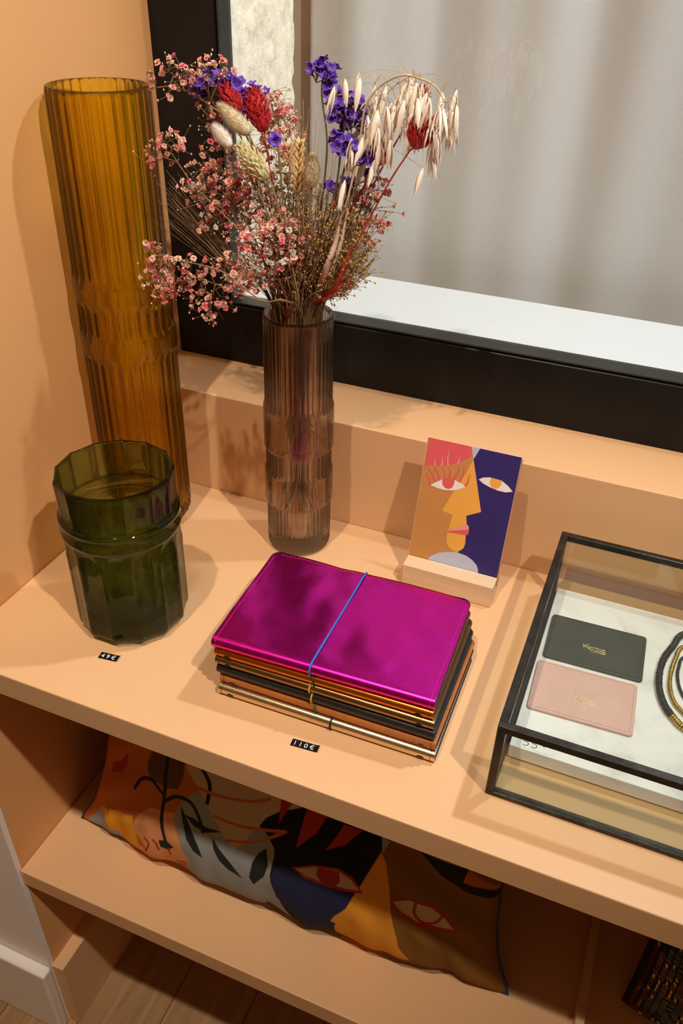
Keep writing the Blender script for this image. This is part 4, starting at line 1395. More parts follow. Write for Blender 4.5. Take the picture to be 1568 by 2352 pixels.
def print_colours(U, V):
    """colour of the flat print at arrays of positions (u along the cushion, v up its face)"""
    V = np.maximum(V, 0.062)
    out = np.empty(U.shape + (3,))
    out[:] = KCOL['leafbrown2']
    out[U < 0.72] = KCOL['black']
    out[U < 0.497] = KCOL['grey']
    out[U < 0.30] = KCOL['burnt']
    out[(U > 0.66) & (U < 0.72) & (V < 0.2)] = KCOL['orange']
    out[(U > 0.13) & (U < 0.27) & (V < 0.1)] = KCOL['peach']
    for nm, pts in CUSHION_SHAPES:
        px = [p[0] for p in pts]
        py = [p[1] for p in pts]
        box = (U >= min(px)) & (U <= max(px)) & (V >= min(py)) & (V <= max(py))
        if not box.any():
            continue
        u, v = U[box], V[box]
        ins = np.zeros(u.shape, bool)
        j = len(pts) - 1
        for i in range(len(pts)):
            xi, yi = pts[i]
            xj, yj = pts[j]
            if yi != yj:
                cr = ((yi > v) != (yj > v)) & (u < (xj - xi) * (v - yi) / (yj - yi) + xi)
                ins ^= cr
            j = i
        sub = out[box]
        sub[ins] = KCOL[nm]
        out[box] = sub
    for nm, w, pts in CUSHION_STROKES:
        sp_ = [(p.x, p.y) for p in spline([(a, b, 0) for a, b in pts], 5)]
        ww = w / 1000 / KH * 0.36
        for (x1, y1), (x2, y2) in zip(sp_[:-1], sp_[1:]):
            box = (U * ASP > min(x1, x2) * ASP - ww) & (U * ASP < max(x1, x2) * ASP + ww) & (V > min(y1, y2) - ww) & (V < max(y1, y2) + ww)
            if not box.any():
                continue
            u, v = U[box] * ASP, V[box]
            dx, dy = (x2 - x1) * ASP, y2 - y1
            L2 = max(dx * dx + dy * dy, 1e-12)
            t = np.clip(((u - x1 * ASP) * dx + (v - y1) * dy) / L2, 0, 1)
            hit = np.hypot(u - x1 * ASP - t * dx, v - y1 - t * dy) < ww
            sub = out[box]
            sub[hit] = KCOL[nm]
            out[box] = sub
    return out


cu = thing('cushion', 'long printed cushion with faces and leaves and blue piping on the lower shelf', 'cushion', ((KX0 + KX1) / 2, KY0, KZ0))
m_, nt_, N_, L_, b_n = new_mat('printed_cotton')
at = N_.new('ShaderNodeVertexColor')
at.layer_name = 'print'
wv_ = noise(N_, L_, coords(N_, L_), 900, 3)
L_.new(at.outputs['Color'], b_n.inputs['Base Color'])
b_n.inputs['Roughness'].default_value = 0.85
b_n.inputs['Specular IOR Level'].default_value = 0.2
b_n.inputs['Sheen Weight'].default_value = 0.0
add_bump(N_, L_, b_n, wv_.outputs['Fac'], 0.3, 0.0005)
M['print'] = m_
NU, NV = 900, 420
mb = MB()
for j in range(NV + 1):
    v = (j / NV)
    for i in range(NU + 1):
        mb.v.append(cushion_point(i / NU, v, 1))
fr_n = len(mb.v)
fs = [(j * (NU + 1) + i, j * (NU + 1) + i + 1, (j + 1) * (NU + 1) + i + 1, (j + 1) * (NU + 1) + i) for j in range(NV) for i in range(NU)]
mb.f, mb.mi, mb.sm = fs, [0] * len(fs), [True] * len(fs)
fc = mb.build('front_cover', M['print'], cu)
ca_ = fc.data.color_attributes.new('print', 'FLOAT_COLOR', 'POINT')
gu, gv = np.meshgrid(np.arange(NU + 1) / NU, np.arange(NV + 1) / NV)
acc = np.zeros(gu.shape + (3,))
for ou, ov in ((-.375, -.125), (.125, -.375), (.375, .125), (-.125, .375)):
    acc += print_colours(gu + ou / NU, gv + ov / NV)
buf = np.concatenate([acc / 4, np.ones(gu.shape + (1,))], axis=2).astype(np.float32).ravel()
ca_.data.foreach_set('color', buf)
mb = MB()
NU2, NV2 = 60, 30
for j in range(NV2 + 1):
    for i in range(NU2 + 1):
        mb.v.append(cushion_point(i / NU2, j / NV2, -1))
fs = [(j * (NU2 + 1) + i, (j + 1) * (NU2 + 1) + i, (j + 1) * (NU2 + 1) + i + 1, j * (NU2 + 1) + i + 1) for j in range(NV2) for i in range(NU2)]
mb.f, mb.mi, mb.sm = fs, [0] * len(fs), [True] * len(fs)
M['cushion_back'] = pmat('plain_brown_cotton', (0.20, 0.085, 0.02), 0.85, bump=0.3, bscale=900)
mb.build('back_cover', M['cushion_back'], cu)
per = [cushion_point(i / 60, 0, 1) for i in range(61)] + [cushion_point(1, j / 30, 1) for j in range(1, 31)] + \
      [cushion_point(1 - i / 60, 1, 1) for i in range(1, 61)] + [cushion_point(0, 1 - j / 30, 1) for j in range(1, 30)]
per = [(a, b - 0.0006, c + 0.0019 if c < KZ0 + 0.004 else c) for a, b, c in per]
MB().tube(per, 0.0021, 6, closed=True).build('piping', M['piping_blue'], cu)

# ------------------------------------------------------------------ dark sequinned cushion at the right end of the lower shelf
bc = thing('sequin_cushion', 'dark red and black cushion covered in sequins with gold ones, bottom right corner', 'cushion', (0.90, 0.21, ZL))
BX0, BX1, BH, BY0 = 0.742, 1.06, 0.31, 0.142
btilt = math.radians(18)


def bp(u, v, side=1, lift=0.0):
    a = max(0, 1 - abs(2 * u - 1) ** 3.2)
    b = max(0, 1 - abs(2 * v - 1) ** 3.2)
    t = (0.062 * (a ** 0.5) * (b ** 0.5) + lift) * side
    s = v * BH
    return Vector((BX0 + u * (BX1 - BX0) + 0.010 * math.sin(math.pi * v) * (1 - 2 * u), BY0 + s * math.sin(btilt) - t * math.cos(btilt), max(ZL + 0.0006, ZL + 0.001 + s * math.cos(btilt) + t * math.sin(btilt))))


mb = MB()
n1, n2 = 40, 40
for side in (1, -1):
    o = len(mb.v)
    for j in range(n2 + 1):
        for i in range(n1 + 1):
            mb.v.append(tuple(bp(i / n1, j / n2, side)))
    for j in range(n2):
        for i in range(n1):
            q = (o + j * (n1 + 1) + i, o + j * (n1 + 1) + i + 1, o + (j + 1) * (n1 + 1) + i + 1, o + (j + 1) * (n1 + 1) + i)
            mb.f.append(q if side > 0 else tuple(reversed(q)))
            mb.mi.append(0)
            mb.sm.append(True)
mb.build('cover', M['dark_cloth'], bc)
seq = {0: MB(), 1: MB()}
gold_mesh = None
rs = random.Random(3)
ngold = 0
nu_, nv_ = 50, 50
for j in range(1, nv_):
    for i in range(1, nu_):
        u, v = i / nu_, j / nv_
        p = bp(u, v, 1, 0.0008)
        pu = (bp(min(1, u + 0.01), v) - bp(max(0, u - 0.01), v)).normalized()
        pv = (bp(u, min(1, v + 0.01)) - bp(u, max(0, v - 0.01))).normalized()
        nn = pu.cross(pv).normalized()
        pn = mnoise.noise(Vector((u * 9, v * 9, 2.5)))
        kind = 1 if pn > 0.05 else 0
        tilt = nn * rs.uniform(-0.0014, 0.0014)
        hu, hv = 0.0031, 0.0031
        if rs.random() < (0.22 if pn > -0.1 else 0.08) and ngold < 290 and v < 0.85:
            r_ = rs.random() * 0.8
            x1 = pu * math.cos(r_) + pv * math.sin(r_)
            y1_ = pv * math.cos(r_) - pu * math.sin(r_)
            g_ = MB()
            a_, b2 = 0.0016, 0.0030
            top = [p + nn * 0.0016 + x1 * sx * a_ * 0.6 + y1_ * sy * b2 * 0.7 for sx, sy in ((-1, -1), (1, -1), (1, 1), (-1, 1))]
            bot = [p + x1 * sx * a_ + y1_ * sy * b2 for sx, sy in ((-1, -1), (1, -1), (1, 1), (-1, 1))]
            g_.add([tuple(q) for q in bot + top], [(0, 1, 5, 4), (1, 2, 6, 5), (2, 3, 7, 6), (3, 0, 4, 7), (4, 5, 6, 7), (3, 2, 1, 0)])
            g_.build('gold_bead', M['gold_bead'], bc)
            ngold += 1
        else:
            vs = [p - pu * hu - pv * hv, p + pu * hu - pv * hv + tilt, p + pu * hu + pv * hv, p - pu * hu + pv * hv - tilt]
            vs = vs + [q + nn * 0.0007 for q in vs]
            seq[kind].add([tuple(q) for q in vs], [(0, 3, 2, 1), (4, 5, 6, 7), (0, 1, 5, 4), (1, 2, 6, 5), (2, 3, 7, 6), (3, 0, 4, 7)])
seq[0].build('black_sequins', M['black_bead'], bc, kind='stuff')
seq[1].build('red_sequins', M['red_bead'], bc, kind='stuff')


# ================================================================== DRIED FLOWERS
AX, AY = 0.2461, 0.3316
MOUTH = 0.297
VB = Vector
GRP = 'dried flower stems in the smoky vase'


def mm(p):
    return VB((p[0] / 1000, p[1] / 1000, p[2] / 1000))


def stem_path(pts, rs, rmax=0.024):
    """from inside the vase, through its mouth, along the given points"""
    P = [mm(p) for p in pts]
    P = [p for p in P if p.z > 0.325] or [P[-1]]
    d = VB((P[0].x - AX, P[0].y - AY, 0))
    f = (MOUTH + 0.004) / max(P[0].z, 0.31)
    rad = min(rmax, d.length * 0.8 + rs.uniform(0, 0.010))
    a = math.atan2(d.y, d.x) + rs.uniform(-0.5, 0.5)
    mouth = VB((AX + rad * math.cos(a), AY + rad * math.sin(a), MOUTH + 0.006))
    mid = VB((AX + rad * 0.62 * math.cos(a), AY + rad * 0.62 * math.sin(a), 0.22))
    tie = VB((AX + rs.uniform(-.006, .006), AY + rs.uniform(-.006, .006), 0.128 + rs.uniform(-.006, .006)))
    a2 = a + math.pi + rs.uniform(-0.6, 0.6)
    rb = rs.uniform(0.006, 0.021)
    bot = VB((AX + rb * math.cos(a2), AY + rb * math.sin(a2), rs.uniform(0.035, 0.085)))
    return spline([bot, tie, mid, mouth] + P, 7)


def taper(n, a, b):
    return [a + (b - a) * i / (n - 1) for i in range(n)]


def shared(mesh_mb, name, mats):
    o = mesh_mb.build(name, mats)
    me = o.data
    bpy.data.objects.remove(o)
    return me


def place(me, name, parent, loc, q=None, scale=1.0, mat=None):
    o = bpy.data.objects.new(name, me)
    COL.objects.link(o)
    o.parent = parent
    o.location = VB(loc) - ORG[parent.name]
    if q is not None:
        o.rotation_mode = 'QUATERNION'
        o.rotation_quaternion = q
    if hasattr(scale, '__len__'):
        o.scale = scale
    else:
        o.scale = (scale,) * 3
    return o


def rand_q(rs):
    return Quaternion((rs.gauss(0, 1), rs.gauss(0, 1), rs.gauss(0, 1), rs.gauss(0, 1))).normalized()


def dir_q(d, rs=None):
    q = VB(d).to_track_quat('Z', 'Y')
    if rs:
        q = q @ Quaternion((0, 0, 1), rs.uniform(0, 6.28))
    return q


# one gypsophila blossom: five or six crumpled petals round a small core
def blossom_mesh(seed, mat):
    rs = random.Random(seed)
    mb = MB()
    for ring, (nn, el, ln) in enumerate(((6, 0.25, 1.0), (5, 0.95, 0.85), (3, 1.35, 0.6))):
        for k in range(nn):
            a = 2 * math.pi * k / nn + ring * 0.6 + rs.uniform(-.2, .2)
            e = el + rs.uniform(-.2, .2)
            d = VB((math.cos(a) * math.cos(e), math.sin(a) * math.cos(e), math.sin(e)))
            s = d.cross(VB((0, 0, 1))).normalized()
            up = s.cross(d)
            l = ln * rs.uniform(0.85, 1.1)
            w = 0.46 * l
            vs = [d * 0.05, d * l * 0.6 + s * w + up * 0.12, d * l + s * w * 0.5 - up * 0.10, d * l * 0.92, d * l - s * w * 0.5 - up * 0.12, d * l * 0.6 - s * w + up * 0.10]
            mb.add([tuple(v) for v in vs], [(0, 1, 2, 3), (0, 3, 4, 5)], 0, False)
    mb.add([(0, 0, -0.55), (0.32, 0, -0.1), (-0.16, 0.28, -0.1), (-0.16, -0.28, -0.1), (0, 0, 0.35)], [(0, 2, 1), (0, 3, 2), (0, 1, 3), (1, 2, 4), (2, 3, 4), (3, 1, 4)], 0)
    return shared(mb, 'blossom', mat)


BLOSSOM = {c: [blossom_mesh(10 * c + s, M['bloom%d' % c]) for s in range(3)] for c in range(5)}
TONES = {0: (0, 0, 4, 4, 0, 1), 1: (0, 0, 1, 1, 4, 0, 2), 2: (2, 2, 4, 2), 3: (3, 3, 0), 4: (4, 4, 2)}
SPRAY_LABEL = {
    'top_left': 'pale pink gypsophila spray reaching over the dark frame, highest at the left',
    'left_high': 'small pink gypsophila spray beside the upper part of the amber vase',
    'left_low': 'salmon gypsophila spray hanging in front of the middle bands of the amber vase',
    'left_bottom': 'pink gypsophila spray arching lowest at the left of the smoky vase mouth',
    'mid_left': 'dense pink and white gypsophila spray left of the bunny tails against the dark frame',
    'upper_left': 'pink gypsophila tuft left of the white bunny tail',
    'upper_middle': 'pale pink gypsophila tuft right of the red heads, against the pitted stone',
    'front_middle': 'dense bright pink gypsophila spray just above the front of the vase mouth',
    'middle': 'pink gypsophila spray between the canary grass and the front blossoms',
    'right': 'dusky pink gypsophila spray under the oats at the right',
    'white': 'ivory white gypsophila spray in the centre below the wheat ears'}


def pink_spray(key, path, clusters):
    rs = random.Random(hash_str(key))
    t = thing('gypsophila_spray', SPRAY_LABEL[key], 'dried flower', (AX, AY, 0.05), GRP)
    P = stem_path(path, rs)
    mb = MB().tube(P, taper(len(P), 0.0011, 0.0006), 5)
    buds = MB()
    top = [p for p in P if p.z > 0.30]
    for (cx, cy, cz, rr, n, tone) in clusters:
        c = VB((cx, cy, cz)) / 1000
        rr = rr / 1000 * 1.05
        near = min(top, key=lambda p: (p - c).length + max(0, p.z - c.z) * 1.0)
        node = near.lerp(c, 0.62)
        mid = near.lerp(node, 0.5) + VB((rs.uniform(-.004, .004), rs.uniform(-.004, .004), rs.uniform(-.002, .004)))
        mb.tube(spline([near, mid, node], 4), taper(9, 0.0006, 0.00045), 4)
        subs = []
        for k in range(max(2, n // 4)):
            s = c + VB((rs.gauss(0, .38), rs.gauss(0, .5), rs.gauss(0, .38))) * rr
            mb.tube(spline([node, node.lerp(s, .5) + VB((0, 0, rs.uniform(0, .003))), s], 3), taper(7, 0.00042, 0.0003), 3)
            subs.append(s)
        for k in range(n):
            q = c + VB((rs.gauss(0, .52), rs.gauss(0, .6), rs.gauss(0, .52))) * rr
            s = min(subs, key=lambda w: (w - q).length)
            d = q - s
            if d.length < 1e-5:
                d = VB((0, 0, 1e-3))
            mb.tube([s, s.lerp(q, .5) + VB((0, 0, .0006)), q], 0.00026, 3)
            col = rs.choice(TONES[tone])
            sz = rs.uniform(0.0023, 0.0041) if tone != 2 else rs.uniform(0.0023, 0.0036)
            place(BLOSSOM[col][rs.randrange(3)], 'blossom', t, q, dir_q(d + VB((rs.uniform(-.003, .003), rs.uniform(-.006, 0), .002)), rs), sz)
        for k in range(int(n * 0.9)):
            q = c + VB((rs.gauss(0, .65), rs.gauss(0, .7), rs.gauss(0, .6))) * rr
            s = min(subs, key=lambda w: (w - q).length)
            mb.tube([s, q], 0.00022, 3)
            r_ = rs.uniform(0.0006, 0.0012)
            buds.add([tuple(q + VB(o) * r_) for o in ((1, 0, 0), (-1, 0, 0), (0, 1, 0), (0, -1, 0), (0, 0, 1.3), (0, 0, -1.3))],
                     [(0, 2, 4), (2, 1, 4), (1, 3, 4), (3, 0, 4), (2, 0, 5), (1, 2, 5), (3, 1, 5), (0, 3, 5)], 0, True)
    mb.build('stem', M['stem_brown'], t)
    buds.build('buds', M['bloom4'], t, kind='stuff')


def hash_str(s):
    h = 0
    for ch in s:
        h = (h * 131 + ord(ch)) % 1000003
    return h


for key, path, cl in PINK_SPRAYS:
    pink_spray(key, path, cl)


# statice: papery purple funnels in one-sided clusters
def floret_mesh(seed):
    rs = random.Random(seed)
    mb = MB()
    n = 10
    vs = [(0, 0, -0.9)]
    for ring, (r, z) in enumerate(((0.28, -0.2), (0.95, 0.55), (1.12, 0.50))):
        for k in range(n):
            a = 2 * math.pi * k / n
            w = 1 + (0.10 if k % 2 else -0.08) * (ring > 0) + rs.uniform(-.16, .16)
            vs.append((r * w * math.cos(a), r * w * math.sin(a), z + (0.22 if k % 2 else -0.1) * (ring > 0) + rs.uniform(-.06, .06)))
    fs = [(0, 1 + (k + 1) % n, 1 + k) for k in range(n)]
    for ring in range(2):
        for k in range(n):
            a, b = 1 + ring * n + k, 1 + ring * n + (k + 1) % n
            fs.append((a, b, b + n, a + n))
    mb.add(vs, fs, 0, False)
    return shared(mb, 'floret', M['purple'])


FLORET = [floret_mesh(s) for s in range(4)]
PURPLE_LABEL = {
    'top_left': 'purple statice sprig at the top left behind the pale pink spray',
    'between': 'purple statice sprig behind and between the two red flower heads on the left',
    'tall': 'tallest purple statice sprig standing upright in the middle of the bouquet',
    'right_high': 'large purple statice cluster just left of the oat husks',
    'right_mid': 'purple statice sprig half hidden behind the oat husks',
    'right_low': 'small purple statice sprig low on the right among the fine grass',
    'left_small': 'tiny purple statice sprig above the wheat ears'}


def purple_sprig(key, path, clusters):
    rs = random.Random(hash_str(key))
    t = thing('statice_sprig', PURPLE_LABEL[key], 'dried flower', (AX, AY, 0.05), GRP)
    P = stem_path(path, rs)
    mb = MB().tube(P, taper(len(P), 0.0014, 0.0009), 5)
    cal = MB()
    for (cx, cy, cz, rr, n) in clusters:
        c = VB((cx, cy, cz)) / 1000
        rr = rr / 1000
        near = min(P, key=lambda p: (p - c).length)
        low = c + VB((0, 0, -rr * 0.9))
        mb.tube(spline([near, near.lerp(low, .5), low], 3), 0.0006, 4)
        for k in range(int(n * 1.5)):
            q = c + VB((rs.gauss(0, .5), rs.gauss(0, .5), rs.gauss(0, .42))) * rr
            d = (q - low).normalized() + VB((rs.uniform(-.5, .5), rs.uniform(-1.0, .2), rs.uniform(-.3, .5)))
            s = rs.uniform(0.0032, 0.0054)
            place(FLORET[rs.randrange(4)], 'floret', t, q, dir_q(d, rs), s)
            e = q - d.normalized() * s * 0.8
            cal.tube([low.lerp(e, .2), e, q], [0.0004, 0.0011, 0.0007], 4)
    mb.build('stem', M['stem_green'], t)
    cal.build('calyces', M['calyx'], t, kind='stuff')


for key, path, cl in PURPLE_SPRIGS:
    purple_sprig(key, path, cl)

# spikes: red dyed phalaris, bunny tails, canary grass, wheat ears
HEAD_LABEL = {
    'red_left': 'dyed red flower spike leaning left, left one of the pair by the purple statice',
    'red_left2': 'larger dyed red flower spike, right one of the pair on the left side',
    'red_right': 'dyed red flower spike hanging under the oats, lowest right, on a long red stem',
    'red_right2': 'dyed red flower spike half hidden inside the oat husks at the top right',
    'red_right3': 'small dyed red flower spike behind the oats near the right statice',
    'bunny': 'beige bunny tail leaning left just under the red spikes',
    'bunny_white': 'bleached white bunny tail pointing left below the beige one',
    'canary': 'pale green canary grass head with clear scales leaning left',
    'bunny2': 'soft beige bunny tail standing upright in the centre right of the wheat',
    'wheat': 'golden wheat ear standing upright in front, left of the centre bunny tail',
    'wheat2': 'second paler wheat ear just behind and left of the golden one'}


def bract(mb, c, d, out, w, l, mi=0, fold=0.25):
    """pointed scale: base at c, tip along d, facing out"""
    s = d.cross(out).normalized()
    vs = [c, c + d * l * .45 + s * w + out * w * .2, c + d * l + out * w * 0.7, c + d * l * .45 - s * w + out * w * .2, c + d * l * .5 + out * w * (0.8 + fold)]
    mb.add([tuple(v) for v in vs], [(0, 1, 4), (1, 2, 4), (2, 3, 4), (3, 0, 4)], mi, False)


for key, path, base, tip, wd in HEADS:
    rs = random.Random(hash_str(key))
    isred = key.startswith('red')
    kind = 'red_phalaris' if isred else ('bunny_tail' if key.startswith('bunny') else ('canary_grass' if key == 'canary' else 'wheat_ear'))
    t = thing(kind, HEAD_LABEL[key], 'dried grass' if not isred else 'dried flower', (AX, AY, 0.05), GRP)
    P = stem_path(path, rs)
    A, B = mm(base), mm(tip)
    P = P[:-1] + [A]
    MB().tube(P, taper(len(P), 0.0012, 0.0008), 5).build('stem', M['stem_red'] if isred else (M['stem_straw'] if kind == 'wheat_ear' else M['stem_brown']), t)
    ax = (B - A)
    Lh = ax.length
    d = ax.normalized()
    s = d.orthogonal().normalized()
    e = d.cross(s)
    R_ = wd / 1000 * (1.05 if isred else 1.05)
    mb = MB()
    rad_of = lambda u: R_ * (max(0, math.sin(math.pi * min(1, 0.06 + u * 0.94))) ** 0.6) * (1.0 - 0.35 * u)
    if isred or kind == 'canary_grass':
        rows = 15
        for i in range(rows):
            u = i / rows
            r_ = rad_of(u) * 0.72
            n = max(5, int(15 * r_ / R_))
            for k in range(n):
                a = 2 * math.pi * (k + 0.5 * (i % 2)) / n + rs.uniform(-.12, .12)
                out = s * math.cos(a) + e * math.sin(a)
                bd = (d + out * rs.uniform(0.30, 0.55)).normalized()
                bract(mb, A + d * (Lh * 0.92 * u) + out * r_, bd, out, 0.0017 if isred else 0.0015, 0.0085 if isred else 0.0066)
        core = MB()
        core.tube([A + d * (Lh * q / 8) for q in range(9)], [max(0.0004, rad_of(q / 8) * 0.75) for q in range(9)], 8)
        core.build('core', M['red_bract'] if isred else M['canary'], t)
        mb.build('bracts', M['red_bract'] if isred else M['canary'], t, kind='stuff')
    elif kind == 'bunny_tail':
        core = MB()
        core.tube([A + d * (Lh * q / 10) for q in range(11)], [max(0.0003, rad_of(q / 10) * 0.86) for q in range(11)], 10)
        core.build('core', M['tail_white'] if 'white' in key else M['tail_beige'], t)
        for k in range(1700):
            u = rs.random()
            a = rs.uniform(0, 6.283)
            out = s * math.cos(a) + e * math.sin(a)
            c = A + d * (Lh * u) + out * rad_of(u) * 0.8
            hd = (d * rs.uniform(0.7, 1.5) + out * rs.uniform(.3, .8) + VB((rs.uniform(-.3, .3), rs.uniform(-.3, .3), rs.uniform(-.3, .3)))).normalized()
            l = rs.uniform(0.003, 0.0062)
            w = hd.cross(out)
            if w.length < 1e-4:
                continue
            w = w.normalized() * 0.00022
            mb.add([tuple(c - w), tuple(c + w), tuple(c + hd * l)], [(0, 1, 2)], 0)
        mb.build('fluff', M['tail_white'] if 'white' in key else M['tail_beige'], t, kind='stuff')
    else:
        core = MB().tube([A, B], [0.0012, 0.0006], 5)
        core.build('rachis', M['stem_straw'], t)
        awn = MB()
        for i in range(11):
            u = i / 11
            for sd in range(4):
                a = math.pi / 2 * sd + (0.4 if i % 2 else 0)
                out = s * math.cos(a) + e * math.sin(a)
                c = A + d * Lh * u + out * 0.001
                gd = (d + out * 0.55).normalized()
                q = []
                for z_, r_ in ((0, .0004), (.25, .0017), (.6, .0015), (1, .0002)):
                    q.append((c + gd * 0.0088 * z_, r_))
                mb.tube([x_[0] for x_ in q], [x_[1] for x_ in q], 5)
                awn.tube([c + gd * 0.0085, c + (gd * 1.4 + d).normalized() * 0.020], [0.0002, 0.00006], 3)
        mb.build('grains', M['wheat'], t, kind='stuff')
        awn.build('awns', M['wheat'], t, kind='stuff')


# ------------------------------------------------------------------ oats: arching stems hung with pale husks
def husk_mesh(open_):
    mb = MB()
    for sgn in (-1, 1):
        prof = [(0, .02), (.15, .10), (.4, .135), (.7, .10), (1.0, .008)]
        vs, n = [], 5
        for z, r in prof:
            for k in range(n):
                a = math.pi * k / (n - 1)
                x = sgn * (math.sin(a) * r * 0.75 + open_ * z * 0.16 + 0.004)
                vs.append((x, math.cos(a) * r, z))
        fs = []
        for i in range(len(prof) - 1):
            for k in range(n - 1):
                q = (i * n + k, i * n + k + 1, (i + 1) * n + k + 1, (i + 1) * n + k)
                fs.append(q if sgn < 0 else tuple(reversed(q)))
        mb.add(vs, fs, 0, True)
    mb.tube([(0, 0, 0.0), (0, 0, .5), (0.0, 0, .80)], [.03, .06, .01], 5)
    mb.tube([(0, 0, .7), (0.02, 0, 1.15), (0.08, 0, 1.5)], [.010, .008, .004], 3)
    return shared(mb, 'husk', M['oat'])


HUSK = [husk_mesh(o) for o in (0.6, 1.0, 1.5)]
rs = random.Random(21)
oat_spk = [mm(p) for p in OAT_SPIKELETS]
oat_spk += [p + VB((rs.uniform(-.012, .012), 0, rs.uniform(-.016, .010))) for p in oat_spk[::2]]
for key, path, label in (('a', OAT_A, 'cream oat stem arching over to the right with most of the hanging husks'),
                         ('b', OAT_B, 'second cream oat stem with hanging husks, nearer the purple statice')):
    t = thing('oat_stem', label, 'dried grass', (AX, AY, 0.05), GRP)
    P = stem_path(path, rs)
    st = MB().tube(P, taper(len(P), 0.0015, 0.0006), 5)
    arch = [p for p in P if p.z > 0.44]
    mine = [p for i, p in enumerate(oat_spk) if (i % 3 != 0) == (key == 'a')]
    for p in mine:
        p = p + VB((0, rs.uniform(-.022, .022), 0.010))
        up = [q for q in arch if q.z > p.z + 0.004] or arch
        near = min(up, key=lambda q: (q - p).length)
        st.tube(spline([near, near.lerp(p, .5) + VB((rs.uniform(-.004, .004), 0, 0.006)), p], 4), 0.00028, 3)
        dd = VB((rs.uniform(-.28, .12) + (p.x - 0.34) * 1.2, rs.uniform(-.25, .2), -1))
        place(HUSK[rs.randrange(3)], 'husk', t, p, dir_q(dd, rs), (lambda q: (q * 0.82, q * 0.82, q))(rs.uniform(0.022, 0.030)))
    st.build('stem', M['stem_straw'], t)


# ------------------------------------------------------------------ long flat leaves
def ribbon_leaf(name, label, pts, w, mat, rs):
    P = stem_path(pts, rs, 0.020)
    mb = MB()
    vs = []
    n = len(P)
    for i, p in enumerate(P):
        tdir = (P[min(i + 1, n - 1)] - P[max(i - 1, 0)]).normalized()
        side = tdir.cross(VB((0.4, -1, 0.2)) + VB((math.sin(i * .5), 0, 0)) * 0.35).normalized()
        f = math.sin(math.pi * (0.12 + 0.86 * i / (n - 1))) ** 0.6
        nrm = tdir.cross(side)
        vs += [tuple(p - side * w * f / 2), tuple(p + nrm * w * 0.14 * f), tuple(p + side * w * f / 2), tuple(p + nrm * (w * 0.14 * f - 0.0003))]
    fs = []
    for i in range(n - 1):
        a, b = 4 * i, 4 * i + 4
        for k in range(4):
            fs.append((a + k, a + (k + 1) % 4, b + (k + 1) % 4, b + k))
    mb.add(vs, fs, 0, True)
    o = mb.build(name, mat)
    tag(o, label, 'dried leaf', GRP)


ribbon_leaf('dried_leaf', 'broad pinkish beige dried leaf rising at the front of the vase mouth', L1 + [(303, 300, 400)], 0.0076, M['oat_leaf'], random.Random(2))
ribbon_leaf('dried_leaf', 'slimmer pinkish beige dried leaf rising right of the broad one', L2, 0.0062, M['oat_leaf'], random.Random(5))
ribbon_leaf('dried_leaf', 'straight red dried leaf at the right side of the vase mouth', RL, 0.0060, M['stem_red'], random.Random(8))
ribbon_leaf('dried_leaf', 'curled thin red dried leaf looping at the right of the vase mouth', RL2, 0.0018, M['stem_red'], random.Random(9))

# ------------------------------------------------------------------ fine grasses nobody could count
rs = random.Random(77)


def loose_path(target, rs, sag=0.0, zb=(.06, .11)):
    d = VB((target.x - AX, target.y - AY, 0))
    rad = min(0.026, d.length * 0.5 + rs.uniform(0, .008))
    a = math.atan2(d.y, d.x) + rs.uniform(-.7, .7)
    mouth = VB((AX + rad * math.cos(a), AY + rad * math.sin(a), MOUTH + 0.003))
    low = VB((AX + rad * .35 * math.cos(a), AY + rad * .35 * math.sin(a), 0.13 if zb[1] < 0.13 else 0.2))
    a2 = a + math.pi
    bot = VB((AX + .016 * math.cos(a2), AY + .016 * math.sin(a2), rs.uniform(*zb)))
    mid = mouth.lerp(target, .5) + VB((0, 0, sag))
    return spline([bot, low, mouth, mid, target], 5)


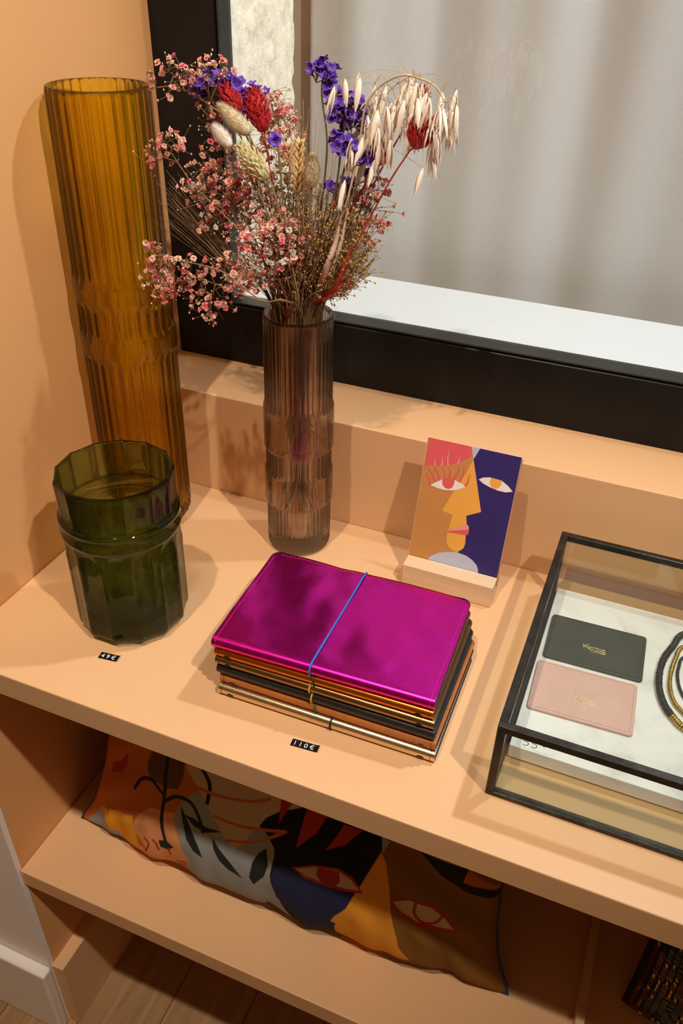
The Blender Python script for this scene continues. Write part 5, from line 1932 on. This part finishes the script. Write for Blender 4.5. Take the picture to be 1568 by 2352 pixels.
st, sd = MB(), MB()
for k in range(230):
    x_ = rs.uniform(0.222, 0.330)
    tgt = VB((x_, rs.uniform(0.292, 0.372), 0.352 + rs.random() * 0.080 - abs(x_ - 0.28) * 0.25))
    P = loose_path(tgt, rs)
    st.tube(P, 0.00042, 3)
    for j in range(16):
        i = rs.randrange(len(P) * 2 // 3, len(P))
        q = P[i] + VB((rs.gauss(0, .0042), rs.gauss(0, .0042), rs.gauss(0, .004)))
        st.tube([P[max(0, i - 1)], q], 0.0002, 3)
        r_ = rs.uniform(.0007, .0013)
        sd.add([tuple(q + VB(o) * r_) for o in ((1, 0, 0), (-1, 0, 0), (0, 1, 0), (0, -1, 0), (0, 0, 1.5), (0, 0, -1.5))],
               [(0, 2, 4), (2, 1, 4), (1, 3, 4), (3, 0, 4), (2, 0, 5), (1, 2, 5), (3, 1, 5), (0, 3, 5)], 0, True)
fg = thing('seed_grass', 'bushy olive gold fine seeded grass filling the bouquet above the vase mouth', 'dried grass', (AX, AY, 0.05), None)
st.build('stalks', M['stem_brown'], fg, kind='stuff')
sd.build('seeds', M['olive_seed'], fg, kind='stuff')
st = MB()
for k in range(44):
    f = rs.random()
    tgt = VB((0.088 + 0.028 * rs.random() + 0.01 * f, 0.32 + rs.uniform(-.02, .03), 0.372 + 0.050 * f))
    P = loose_path(tgt, rs, -0.004)
    st.tube(P, taper(len(P), 0.0005, 0.00022), 3)
o = st.build('hair_grass', M['stem_brown'])
tag(o, 'bundle of long bare brown stalks sticking out left towards the amber vase', 'dried grass', None, 'stuff')
st = MB()
for k in range(34):
    tgt = VB((rs.uniform(.238, .30), rs.uniform(.32, .37), rs.uniform(.44, .50)))
    P = loose_path(tgt, rs)
    st.tube(P, taper(len(P), 0.0005, 0.00014), 3)
o = st.build('awn_grass', M['stem_straw'])
tag(o, 'wispy hair-thin upright grass blades in the middle behind the tallest statice', 'dried grass', None, 'stuff')
st = MB()
for k in range(90):
    a = rs.uniform(0, 6.283)
    r_ = 0.026 * math.sqrt(rs.random())
    tgt = VB((AX + r_ * 1.9 * math.cos(a) + 0.006, AY + r_ * 1.5 * math.sin(a), rs.uniform(.335, .40)))
    P = loose_path(tgt, rs, 0.0, (.15, .19))
    st.tube(P, taper(len(P), 0.0008, 0.0004), 4)
o = st.build('brown_stalks', M['stem_brown'])
tag(o, 'dense bunch of dark brown bare stalks packed in the vase mouth', 'dried grass', None, 'stuff')
# pink twine round the stems inside the vase
mb = MB()
pts = []
for k in range(70):
    a = k * 0.55
    pts.append((AX + (0.0095 + 0.0015 * math.sin(k)) * math.cos(a), AY + (0.0095 + 0.0015 * math.sin(k)) * math.sin(a), 0.128 + 0.006 * math.sin(k * 0.37)))
mb.tube(pts, 0.0007, 4)
o = mb.build('twine', M['pink_thread'])
tag(o, 'pink twine wound round the stems inside the smoky vase', 'twine')
